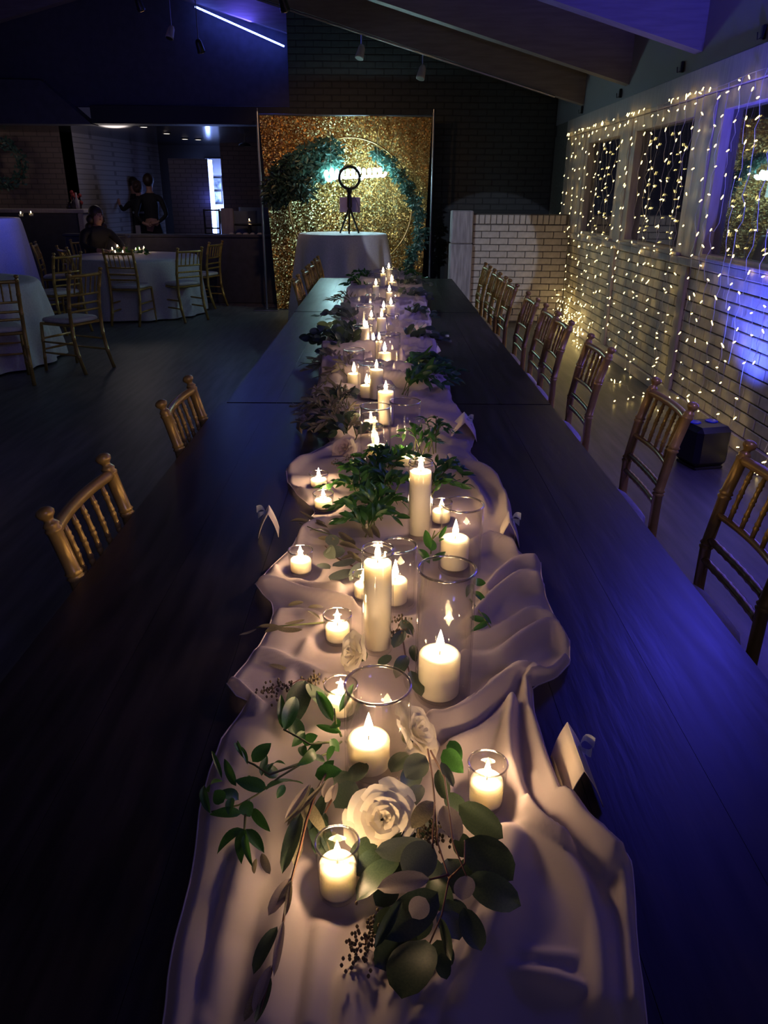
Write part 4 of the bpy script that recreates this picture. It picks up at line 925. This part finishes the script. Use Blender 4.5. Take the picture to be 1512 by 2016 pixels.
# greenery left of the cylinder pair and far clusters
heap('olive_sprig','dusty narrow-leaf sprig left of cylinders','olive',[(692,870),(672,855),(648,840),(672,825),(668,800)],4,60,215,.12,.08,13,.042,'olive sprigs heaped left of the cylinders')
heap('eucalyptus_sprig','dark round-leaf sprig under dusty heap','eucd',[(690,870),(665,850),(680,810)],4,40,230,.11,.05,9,.045,'eucalyptus under the olive heap')
heap('ruscus_sprig','dark green sprig over blue-lit cloth','ruscus',[(800,785),(815,765),(795,745),(835,755),(815,735)],4,-15,80,.15,.08,12,.055,'ruscus sprigs on the right before the table seam')
heap('eucalyptus_sprig','dark eucalyptus sprig on far left edge','olive',[(695,755),(680,735),(665,745)],4,60,210,.14,.07,10,.05,'eucalyptus left of the far cluster')
heap('eucalyptus_sprig','brown round-leaf sprig beside far left votive','eucd',[(690,705),(672,690),(690,675)],4,60,210,.17,.09,11,.06,'eucalyptus by the far left votive')
for i, (x, y, k, g) in enumerate(((700,640,'euc','left'),(795,640,'eucd','right'),(700,605,'olive','left'),(795,600,'euc','right'),(715,575,'ruscus','left'),(790,572,'euc','right'),(795,690,'eucd','right'),(728,558,'ruscus','left'),(790,556,'ruscus','right'))):
    clump('far_sprig','%s sprig, %s side, %s bunch' % ({'euc':'round-leaf','eucd':'dark','olive':'narrow','ruscus':'pointed'}[k], g, ['near far-cluster','middle far-cluster','second far-cluster','third far-cluster','beyond-the-cards','beyond-the-jars','beside-the-pillar','farthest','farthest'][i]),'greenery',k,(x,y),5,(90 if g == 'left' else -30),(200 if g == 'left' else 90),.20,.09,9,.055,'leafy sprigs on the %s of the far candles' % g)
# seed sprays
def seeds(lab, pts, num, zz):
    c = at(*pts[0], z=CZ+.01); t = thing('seed_spray', lab, 'seed spray', (c.x,c.y,CZ)); mb = MB(); 
    for k, p in enumerate(pts):
        q = at(p[0], p[1], z=zz); MB().tube([Vector((0,0,.01)), (q-t.location)*.5+Vector((0,0,.015)), q-t.location],.0009,5).build('stem', M['stem'], t)
        for _ in range(num):
            s = q+Vector((rnd.gauss(0,.010),rnd.gauss(0,.010),abs(rnd.gauss(0,.006)))); mb.ball(s-t.location,(.0021,.0021,.003),6,4)
    mb.build('seeds', M['seed'], t, True, kind='stuff')
seeds('brown seed cluster beside the largest rose under the branch', [(850,1640),(840,1655),(865,1650)], 34, .80)
seeds('pale seed pods on the near left edge of the cloth', [(560,1355),(530,1365),(620,1340)], 30, .785)
seeds('dark seed cluster low at the front of the big leaves', [(720,1860),(700,1880),(735,1830)], 30, .785)
seeds('small dark seeds behind the pair of left votives', [(690,905),(665,915)], 26, .785)
seeds('dark dried seeds between the two tallest candles', [(790,1225),(780,1250)], 30, .79)

# ------------------------------------------------------------ roses
def rose(cx, cy, z, r, axis, lab, m='rose', npet=26, seed=1):
    rd = random.Random(seed); c = at(cx, cy, z=z); ax = Vector(axis).normalized(); q = ax.to_track_quat('Z','Y')
    t = thing('rose', lab, 'rose', c); t.rotation_euler = q.to_euler()
    for i in range(npet):
        f = i/(npet-1); phi = i*2.4+rd.uniform(-.2,.2); hw = 1.15-.55*f; top = r*(.05+1.0*f**.9); bot = r*(.02+.22*f); h = r*(.84-.30*f)*rd.uniform(.95,1.05); op = f**1.5
        vs = []; nu, nv = 9, 7
        for a in range(nv+1):
            v = a/nv
            for b in range(nu+1):
                u = b/nu*2-1; wv = (1-.55*(1-v)**1.5)
                hh = h*v*(1-.16*u*u*v); rad = bot+(top-bot)*(v**(1.6+.6*(1-f)))*(1-.10*u*u*f)
                if v > .75: rad += r*.10*f*((v-.75)/.25)*(1+.3*math.sin(u*5+i)); hh -= r*.13*f*((v-.75)/.25)**1.5*(1-.7*max(0,1-abs(u)*2.2))
                rad += r*.012*math.sin(u*7+i*2)*v
                an = phi+u*hw*wv; vs.append((rad*math.cos(an), rad*math.sin(an), hh-h*.55-.12*r*op))
        fs = [(a*(nu+1)+b, a*(nu+1)+b+1, (a+1)*(nu+1)+b+1, (a+1)*(nu+1)+b) for a in range(nv) for b in range(nu)]
        MB().add(vs, fs).build('petal', M[m], t, True)
    MB().lathe([(0,-r*.62),(r*.18,-r*.58),(r*.26,-r*.45),(r*.2,-r*.35)],12).build('calyx', M['gstem'], t, True)
rose(754,1612,.815,.047,(.05,-.75,.8),'largest open white rose in front of the nearest cylinder',seed=2)
rose(822,1440,.805,.046,(.65,-.15,.65),'white rose tucked right behind the nearest cylinder',seed=3)
rose(696,1288,.80,.043,(-.8,-.35,.35),'drooping white rose leaning left against the nearest jar candle',npet=18,seed=4)
rose(678,882,.80,.046,(-.35,-.5,.5),'dusty blush rose left of the cylinder with bright pillar','blush',22,5)
rose(672,716,.81,.05,(-.4,-.5,.7),'small blush rose in the far left greenery','blush',18,6)

# ------------------------------------------------------------ cards with ribbons
def card(apx, lft, rgt, wdt, lab, rot=0, bow=True):
    """tent card: near end of the ridge, near feet of the two panels (pixels); the ridge runs back along the table"""
    a = at(*lft, z=CZ); b = at(*rgt, z=CZ); mid = (a+b)/2; top = at(*apx, Y=mid.y); h = min(.12, top.z-CZ)
    t = thing('tent_card', lab, 'card', (mid.x,mid.y,CZ)); d = (b-a); d.z = 0; dep = Vector((-d.y,d.x,0)).normalized()*wdt
    dep = (dep.normalized()*.85+Vector((0,1,0))*.3).normalized()*wdt
    A, B = a-mid, b-mid; A.z = B.z = 0; T = Vector((top.x-mid.x,0,h))
    for p in (A, B):
        vs = []
        for i in range(7):
            u = i/6; q = T.lerp(p,u)+(p*(.12*math.sin(PI*u)))
            for s in (0,1): vs.append(q+dep*s)
        n = len(vs); nn = (p-T).cross(dep).normalized()*.0012; vs2 = vs+[v+nn for v in vs]
        fs = [(i*2,i*2+1,i*2+3,i*2+2) for i in range(6)]; fs2 = fs+[tuple(x+n for x in reversed(f)) for f in fs]+[(i*2,i*2+2,i*2+2+n,i*2+n) for i in range(6)]+[(i*2+1,i*2+1+n,i*2+3+n,i*2+3) for i in range(6)]+[(0,n,n+1,1),(12,13,13+n,12+n)]
        MB().add(vs2, fs2).build('card_panel', M['card'], t, True)
    if bow:
        s_ = 1 if bow > 0 else -1; K = T*.86+(B if s_ > 0 else A)*.14+dep*.55+Vector((.004*s_,0,0)); mb = MB()
        for (dx,dz,l) in ((.034,.010,0),(.030,-.014,1),(.010,-.045,2)):
            n = 7; vs = []
            for i in range(n):
                u = i/(n-1); q = K+Vector((s_*dx*u*h/.10, -.012*math.sin(u*PI)*(1 if l else -1), (dz*u+.006*math.sin(u*PI))*h/.10)); vs += [q+Vector((0,.003,.007*(.35+u))), q-Vector((0,-.003,.007*(.35+u)))]
            mb.add(vs, [(i*2,i*2+1,i*2+3,i*2+2) for i in range(n-1)])
        mb.ball(K,(.004,.004,.004),8,5).build('ribbon_bow', M['ribbon'], t, True)
    return t
card((1150,1518),(1114,1590),(1187,1590),.105,'largest cream tent card with sheer bow at front right of runner')
card((527,1012),(508,1060),(548,1058),.06,'cream tent card with bow standing alone left of the runner',bow=-1)
card((1003,1028),(982,1075),(1022,1078),.07,'cream tent card with bow right of the third glass cylinder')
card((602,820),(594,855),(616,852),.08,'cream tent card left of the dusty olive heap',bow=-1)
card((915,832),(885,868),(938,870),.14,'blush card leaning on the cloth folds at right before the seam')
card((848,682),(838,696),(858,698),.10,'white card catching blue light on the far right of runner')
card((694,574),(688,585),(702,585),.08,'thin tent card on the far left of the runner',bow=False)
card((669,588),(663,602),(676,602),.08,'small tent card by the far left sprig',bow=False)
card((696,546),(690,556),(703,556),.10,'farthest tent card at the end of the table',bow=-1)

# ------------------------------------------------------------ candle groups on side tables
def small_votive(p, lab, r=.032, h=.07, watt=.12, grp='candles on the round table'):
    t = thing('votive_candle', lab, 'candle', p, 0, grp); a, b = shell(r*.85,r,h,.002)
    MB().lathe(a+b,18).build('glass_cup', M['glass'], t, True); MB().lathe([(0,.008),(r*.8,.008),(r*.88,h*.55),(0,h*.55)],16).build('wax', M['wax'], t, True)
    flame(t, h*.56, .9, 0, 0, watt)
for i, (x, y) in enumerate(((222,490),(232,484),(252,482),(268,491),(275,489),(284,488),(228,497),(243,497))):
    q = at(x, y+8, z=.764); small_votive(q, ['far left','second far','third far','right front','farthest right front','rightmost','left front','middle front'][i]+' glowing votive in the centrepiece on the round table', .038, .075, .25)
for i, (x, y) in enumerate(((42,424),(62,423))):
    q = at(x, y+3, z=TCh+.003); small_votive(q, ['left candle on the tall blue-lit cloth','right candle on the tall blue-lit cloth'][i], .035, .07, .12, 'candles on the tall round table')
q = at(253,494,z=.764); tv = thing('glass_vase', 'tall clear glass cylinder in the round table centrepiece', 'vase', q); a, b = shell(.045,.045,.22,.003); MB().lathe(a+b,24).build('cylinder', M['glass'], tv, True); MB().tube([(.044*math.cos(2*PI*k/24),.044*math.sin(2*PI*k/24),.22) for k in range(25)],.002,6,False).build('rim', M['rim'], tv)
for i in range(7):
    q = at(220+i*12, 500+rnd.uniform(-4,3), z=.764)
    t = thing('ruscus_sprig', 'leafy sprig number from left among round table candles: '+['leftmost','second','third','middle','fifth','sixth','rightmost'][i], 'greenery', (q.x,q.y,.764), 0, 'sprigs on the round table')
    for k in range(7):
        an = rnd.uniform(0,2*PI); put_leaf(t, 'ruscus', Vector(t.location)+Vector((0,0,.01)), Vector(t.location)+Vector((math.cos(an)*.09,math.sin(an)*.07,rnd.uniform(.02,.10))), roll=rnd.gauss(0,.5))

# ------------------------------------------------------------ far room furniture
bq = at(165,412,Y=13.0); bl = at(0,412,Y=13.0)
bar = thing('bar_counter', 'pale-topped bar counter against the brown brick wall at the left', 'counter', (bl.x-.6,13.0,0))
Lb = bq.x-bl.x+.6; zb_ = bq.z
MB().cbox((0,0,zb_-.06),(Lb,.55,zb_),.01).build('top', M['trim'], bar); MB().cbox((0,.08,0),(Lb-.15,.5,zb_-.061),.01).build('front', M['navy'], bar); MB().cbox((Lb-.12,.02,0),(Lb-.03,.5,zb_-.061),.01).build('end_panel', M['trim'], bar)
for i, (x, y, h_, r_) in enumerate(((153,409,.24,.035),(146,409,.18,.05),(137,409,.10,.05))):
    q = at(x,y,Y=13.2); tag(MB().lathe([(0,0),(r_,0),(r_,h_*.5),(r_*.35,h_*.72),(r_*.35,h_),(0,h_)],14,(q.x,13.2,zb_+.002)).build('bottle', M['trim'] if i == 0 else M['wine'], None, True), ['pale bottle standing on the bar end','dark wide bottle on the bar','squat dark jar on the bar'][i], 'bottle', None)
q = at(166,408,Y=13.3); fv = thing('flower_vase', 'small arrangement of red flowers at the bar end behind the seated guest', 'flowers', (q.x-.1,13.35,zb_+.002)); MB().lathe([(0,0),(.04,0),(.05,.08),(.03,.13)],14).build('vase', M['wine'], fv, True)
for k in range(9): MB().ball((rnd.gauss(0,.05),rnd.gauss(0,.04),.20+rnd.gauss(0,.04)),.032,8,5).build('flower', M['berry'], fv, True)
wq = at(14,322,Y=13.9); wr_ = thing('wreath', 'round green wreath hanging on the brown brick wall at far left', 'wreath', (wq.x,13.80,wq.z)); mb = MB()
for k in range(420):
    an = rnd.uniform(0,2*PI); rr = .30+rnd.gauss(0,.045); p = Vector((rr*math.cos(an),rnd.uniform(-.05,.03),rr*math.sin(an))); a = Vector((-math.sin(an)+rnd.gauss(0,.6),rnd.gauss(0,.5),math.cos(an)+rnd.gauss(0,.6))).normalized()*.08; b = a.cross(Vector((0,-1,0)))*.25
    mb.add([p,p+a*.5+b,p+a,p+a*.5-b],[(0,1,2,3)])
mb.build('leaves', M['archleaf'], wr_, kind='stuff'); MB().tube([(.30*math.cos(2*PI*k/30),0,.30*math.sin(2*PI*k/30)) for k in range(31)],.02,6,False).build('ring', M['stem'], wr_)
# tufted bench behind low wall
b0, b1 = at(449,458,Y=12.75), at(518,458,Y=12.75)
bn = thing('tufted_bench', 'pale blue tufted bench back behind the low wall', 'bench', (b0.x,12.7,0)); wB = b1.x-b0.x
for k in range(5): MB().cbox((wB*k/5+.003,0,.55),(wB*(k+1)/5-.003,.12,b0.z),.03).build('back_cushion', M['cushion'], bn)
MB().cbox((0,.0,.1),(wB,.5,.45),.03).build('seat', M['velvet'], bn)
for i, (x, y, yy) in enumerate(((470,415,14.0),(505,408,15.0))):
    q = at(x, y, Y=yy); t = thing('barrel_chair', ['left round-backed grey upholstered chair in the back room','right taller round-backed chair in the back room by the backdrop'][i], 'armchair', (q.x,yy,0))
    pts = [(.30*math.cos(a), .28*math.sin(a)) for a in [PI*(1.05+.9*k/12) for k in range(13)]]; vs = []
    for (x_,y_2) in pts: vs += [(x_,y_2,.35),(x_*1.08,y_2*1.08,q.z),(x_*.85,y_2*.85,q.z),(x_*.8,y_2*.8,.35)]
    MB().add(vs,[(k*4+j,k*4+(j+1)%4,k*4+4+(j+1)%4,k*4+4+j) for k in range(12) for j in range(4)]).build('back', M['velvet'], t, True)
    MB().lathe([(0,.30),(.28,.30),(.29,.42),(.27,.46),(0,.47)],20).build('seat', M['velvet'], t, True); MB().tube([(0,0,0),(0,0,.30)],[.14,.08],12).build('base', M['black'], t)
q = at(434,410,Y=13.6); q2 = at(470,410,Y=13.6); tag(MB().cbox((q.x,13.6,.2),(q2.x-.1,13.66,q.z),.01).build('folding_panel', M['trim']), 'pale upright panel behind the low wall beside the corridor', 'panel')
q = at(491,435,Y=13.3); small_votive(Vector((q.x,13.3,q.z-.04)), 'tiny amber candle glowing in the back room', .03, .07, .08, 'candle in the back room')
tb = thing('side_table', 'small dark side table carrying the amber candle in the back room', 'table', (q.x,13.3,0)); MB().lathe([(0,q.z-.07),(.25,q.z-.07),(.25,q.z-.042),(0,q.z-.042)],20).build('top', M['black'], tb); MB().tube([(0,0,0),(0,0,.03),(0,0,.04),(0,0,q.z-.07)],[.18,.17,.03,.03],10).build('pedestal', M['black'], tb)
q = at(412,412,Y=15.0); st_ = thing('bar_stool', 'dark slender bar stool silhouetted against the blue corridor light', 'stool', (q.x,15.0,0))
for sx in (-.15,.15):
    MB().tube([(sx,.15,0),(sx*.9,.15,.7),(sx*.95,.18,q.z)],.016,8).build('back_post', M['black'], st_); MB().tube([(sx,-.15,0),(sx*.9,-.13,.7)],.016,8).build('leg', M['black'], st_)
MB().cbox((-.17,-.15,.68),(.17,.17,.73),.01).build('seat', M['black'], st_)
for z in (.85,.95,q.z-.02): MB().tube([(-.14,.17,z),(.14,.17,z)],.014,6).build('slat', M['black'], st_)
MB().tube([(-.15,-.14,.3),(.15,-.14,.3)],.012,6).build('footrest', M['black'], st_)

# ------------------------------------------------------------ people
def body(name, lab, loc, rz, J, E_, mats, classify, extra=None):
    """J: joint -> (pos, radius); E_: edges. One continuous skinned surface"""
    names = list(J); me = bpy.data.meshes.new('body'); me.from_pydata([J[k][0] for k in names], [(names.index(a), names.index(b)) for a, b in E_], [])
    o = bpy.data.objects.new('tmp', me); COL.objects.link(o); m = o.modifiers.new('s','SKIN'); o.modifiers.new('d','SUBSURF').levels = 1
    for i, k in enumerate(names):
        sv = me.skin_vertices[0].data[i]; r = J[k][1]; sv.radius = r if isinstance(r, tuple) else (r, r); sv.use_root = (k == 'pelvis')
    dg = bpy.context.evaluated_depsgraph_get(); nm = bpy.data.meshes.new_from_object(o.evaluated_get(dg)); bpy.data.objects.remove(o)
    nm.materials.clear(); [nm.materials.append(x) for x in mats]
    for f in nm.polygons: f.use_smooth = True; f.material_index = classify(f.center)
    t = thing(name, lab, 'person', loc, rz); b = put('body', nm, t)
    return t
def human(arms, legs, h=1.72, lean=(0,0)):
    s = h/1.75; J = {'pelvis': ((0,0,.96*s),(.15,.11)), 'waist': ((0,0,1.10*s),(.125,.095)), 'chest': ((lean[0]*.5,lean[1]*.5,1.30*s),(.16,.11)), 'shoulders': ((lean[0],lean[1],1.44*s),(.13,.085)),
       'neck': ((lean[0],lean[1],1.52*s),.05), 'jaw': ((lean[0],lean[1]+.02,1.60*s),(.065,.08)), 'skull': ((lean[0],lean[1],1.68*s),(.075,.092)), 'crown': ((lean[0],lean[1],1.735*s),(.045,.055))}
    E_ = [('pelvis','waist'),('waist','chest'),('chest','shoulders'),('shoulders','neck'),('neck','jaw'),('jaw','skull'),('skull','crown')]
    for sd, (el, wr3, ha) in zip('LR', arms):
        sx = -1 if sd == 'L' else 1; J['sh'+sd] = ((sx*.19+lean[0],lean[1],1.42*s),.06); J['el'+sd] = (el,.043); J['wr'+sd] = (wr3,.028); J['ha'+sd] = (ha,(.036,.022))
        E_ += [('shoulders','sh'+sd),('sh'+sd,'el'+sd),('el'+sd,'wr'+sd),('wr'+sd,'ha'+sd)]
        d = (Vector(ha)-Vector(wr3)).normalized(); u = d.orthogonal().normalized()
        for k in range(5):
            off = u*(.026*(k-2)/2); L = (.055,.075,.08,.072,.058)[k]; q = Vector(ha)+off+d*L*.5+u*(.02*(k == 0)*-1); q2 = Vector(ha)+off+d*L+d.cross(u)*.015
            J['f%s%d' % (sd,k)] = (q,.009); J['g%s%d' % (sd,k)] = (q2,.007); E_ += [('ha'+sd,'f%s%d' % (sd,k)),('f%s%d' % (sd,k),'g%s%d' % (sd,k))]
    for sd, (kn, an, to) in zip('LR', legs):
        sx = -1 if sd == 'L' else 1; J['hp'+sd] = ((sx*.10,0,.90*s),.095); J['kn'+sd] = (kn,.062); J['an'+sd] = (an,.042); J['to'+sd] = (to,.035)
        E_ += [('pelvis','hp'+sd),('hp'+sd,'kn'+sd),('kn'+sd,'an'+sd),('an'+sd,'to'+sd)]
    return J, E_
def dress_head(t, c, hairm, bun=False, long_=False):
    MB().ball((c[0],c[1]-.018,c[2]+.035),(.097,.108,.115),16,10).build('hair', hairm, t, True)
    if bun: MB().ball((c[0],c[1]-.11,c[2]+.06),(.045,.045,.045),12,8).build('hair_bun', hairm, t, True)
cl = lambda zt, hands: (lambda p: 1 if p.z > zt or any((p-Vector(h)).length < .12 for h in hands) else 0)
# woman seen from behind (faces +y)
pw = at(288,400,Y=15.2); hl = [(-.42,.12,1.42),(.22,.25,1.12)]
J, E_ = human([((-.33,.02,1.25),(-.40,.08,1.36),(-.42,.12,1.42)),((.26,.05,1.15),(.24,.2,1.10),(.22,.25,1.12))],[((-.10,.02,.5),(-.11,-.02,.08),(-.12,.12,.035)),((.11,.03,.5),(.12,-.02,.08),(.13,.12,.035))],1.68)
wx = at(275,400,Y=15.2).x
t = body('person','person in black with brown hair seen from behind, pale cloth at the hip','' or (wx,15.2,0),0,J,E_,[M['blackcloth'],M['skin']],cl(1.50,hl)); dress_head(t,(0,0,1.62),M['brownhair'],True)
sk = MB().lathe([(.16,.98),(.22,.6),(.27,.12),(.25,.12),(.2,.6),(.14,.97)],28).build('skirt', M['blackcloth'], t, True)
MB().cbox((-.05,-.26,.72),(.04,-.245,1.0),.004).build('hip_cloth', M['trim'], t); MB().cbox((-.11,-.135,1.20),(.10,-.125,1.235),.004).build('apron_strap', M['velvet'], t)
# man with hands clasped behind
hl = [(-.03,-.17,1.02),(.05,-.18,1.04)]
J, E_ = human([((-.27,-.08,1.18),(-.12,-.17,1.04),(-.03,-.17,1.02)),((.29,-.08,1.18),(.15,-.17,1.06),(.05,-.18,1.04))],[((-.09,.04,.5),(-.10,-.02,.08),(-.11,.12,.035)),((.19,.03,.50),(.34,-.05,.08),(.37,.08,.035))],1.80)
mx_ = at(297,400,Y=14.9).x
t = body('person','person in black suit with hands clasped behind their back, legs apart', (mx_,14.9,0),0,J,E_,[M['blackcloth'],M['skin']],cl(1.56,hl)); dress_head(t,(0,0,1.73),M['hair'])
# third person mostly hidden
J, E_ = human([((-.28,.05,1.15),(-.26,.18,1.0),(-.25,.22,.95)),((.28,.05,1.15),(.26,.18,1.0),(.25,.22,.95))],[((-.10,.02,.5),(-.11,-.02,.08),(-.12,.12,.035)),((.11,.03,.5),(.12,-.02,.08),(.13,.12,.035))],1.76)
t = body('person','dark-haired person facing us behind the one seen from behind', (at(262,360,Y=15.9).x,15.9,0),PI,J,E_,[M['blackcloth'],M['skin']],cl(1.53,[(-.25,.22,.95),(.25,.22,.95)])); dress_head(t,(0,0,1.69),M['hair'])
# seated guest at round table
sp = at(190,440,Y=12.35)
S = {'pelvis':((0,-.05,.52),(.17,.13)),'waist':((0,-.04,.70),(.14,.11)),'chest':((-.02,.02,.90),(.17,.13)),'shoulders':((-.03,.05,1.04),(.15,.09)),'neck':((-.04,.07,1.12),.05),'jaw':((-.05,.10,1.19),(.065,.08)),'skull':((-.05,.09,1.26),(.075,.09)),'crown':((-.05,.08,1.31),(.045,.05))}
ES = [('pelvis','waist'),('waist','chest'),('chest','shoulders'),('shoulders','neck'),('neck','jaw'),('jaw','skull'),('skull','crown')]
for sd, el, wr3, ha in (('L',(-.30,.22,.86),(-.22,.44,.80),(-.17,.50,.80)),('R',(.28,.18,.86),(.16,.42,.80),(.10,.48,.80))):
    sx = -1 if sd == 'L' else 1; S['sh'+sd] = ((sx*.20-.03,.05,1.02),.065); S['el'+sd] = (el,.046); S['wr'+sd] = (wr3,.030); S['ha'+sd] = (ha,(.036,.022)); ES += [('shoulders','sh'+sd),('sh'+sd,'el'+sd),('el'+sd,'wr'+sd),('wr'+sd,'ha'+sd)]
    d = (Vector(ha)-Vector(wr3)).normalized(); u = Vector((-d.y,d.x,0))
    for k in range(5): q = Vector(ha)+u*(.026*(k-2)/2)+d*.04; S['f%s%d'%(sd,k)] = (q,.009); S['g%s%d'%(sd,k)] = (q+d*.03-Vector((0,0,.008)),.007); ES += [('ha'+sd,'f%s%d'%(sd,k)),('f%s%d'%(sd,k),'g%s%d'%(sd,k))]
    S['kn'+sd] = ((sx*.13,.40,.50),.075); S['an'+sd] = ((sx*.13,.38,.09),.045); S['to'+sd] = ((sx*.14,.52,.04),.035); S['hp'+sd] = ((sx*.11,.02,.50),.10); ES += [('pelvis','hp'+sd),('hp'+sd,'kn'+sd),('kn'+sd,'an'+sd),('an'+sd,'to'+sd)]
gp = Vector((at(182,440,Y=11.6).x-.03, 11.66, 0)); fa = math.atan2(-(TA.y-gp.y+0), TA.x-gp.x)
ang = math.atan2(TA.y-gp.y, TA.x-gp.x)-PI/2
t = body('person','seated person in black with long dark wavy hair at the candlelit table', (gp.x,gp.y,0), ang, S, ES, [M['blackcloth'],M['skin']], lambda p: 1 if p.z > 1.11 or (p-Vector((-.17,.5,.8))).length < .12 or (p-Vector((.10,.48,.80))).length < .12 else 0)
hb = MB(); 
for (x,y,z,r) in ((-.05,.05,1.29,.10),(-.13,.03,1.20,.06),(.03,.03,1.20,.06),(-.15,.03,1.10,.06),(.06,.03,1.10,.06),(-.05,-.02,1.15,.09),(-.05,-.03,1.05,.09),(-.14,.02,1.02,.05),(.06,.02,1.02,.05)): hb.ball((x,y,z),r,12,8)
hb.build('hair', M['hair'], t, True); MB().ball((-.05,.185,1.235),(.012,.016,.018),8,6).build('nose', M['skin'], t, True)
MB().ball((-.05,.172,1.195),(.022,.006,.006),8,6).build('mouth', M['berry'], t, True)
for s in (-1,1): MB().ball((-.05+s*.03,.170,1.262),(.010,.006,.006),8,6).build('eye', M['hair'], t, True)
chair(gp.x-math.cos(ang+PI/2)*.30, gp.y-math.sin(ang+PI/2)*.30, ang, 'gold chair under the seated guest in black', 'gold chairs around the round tables')
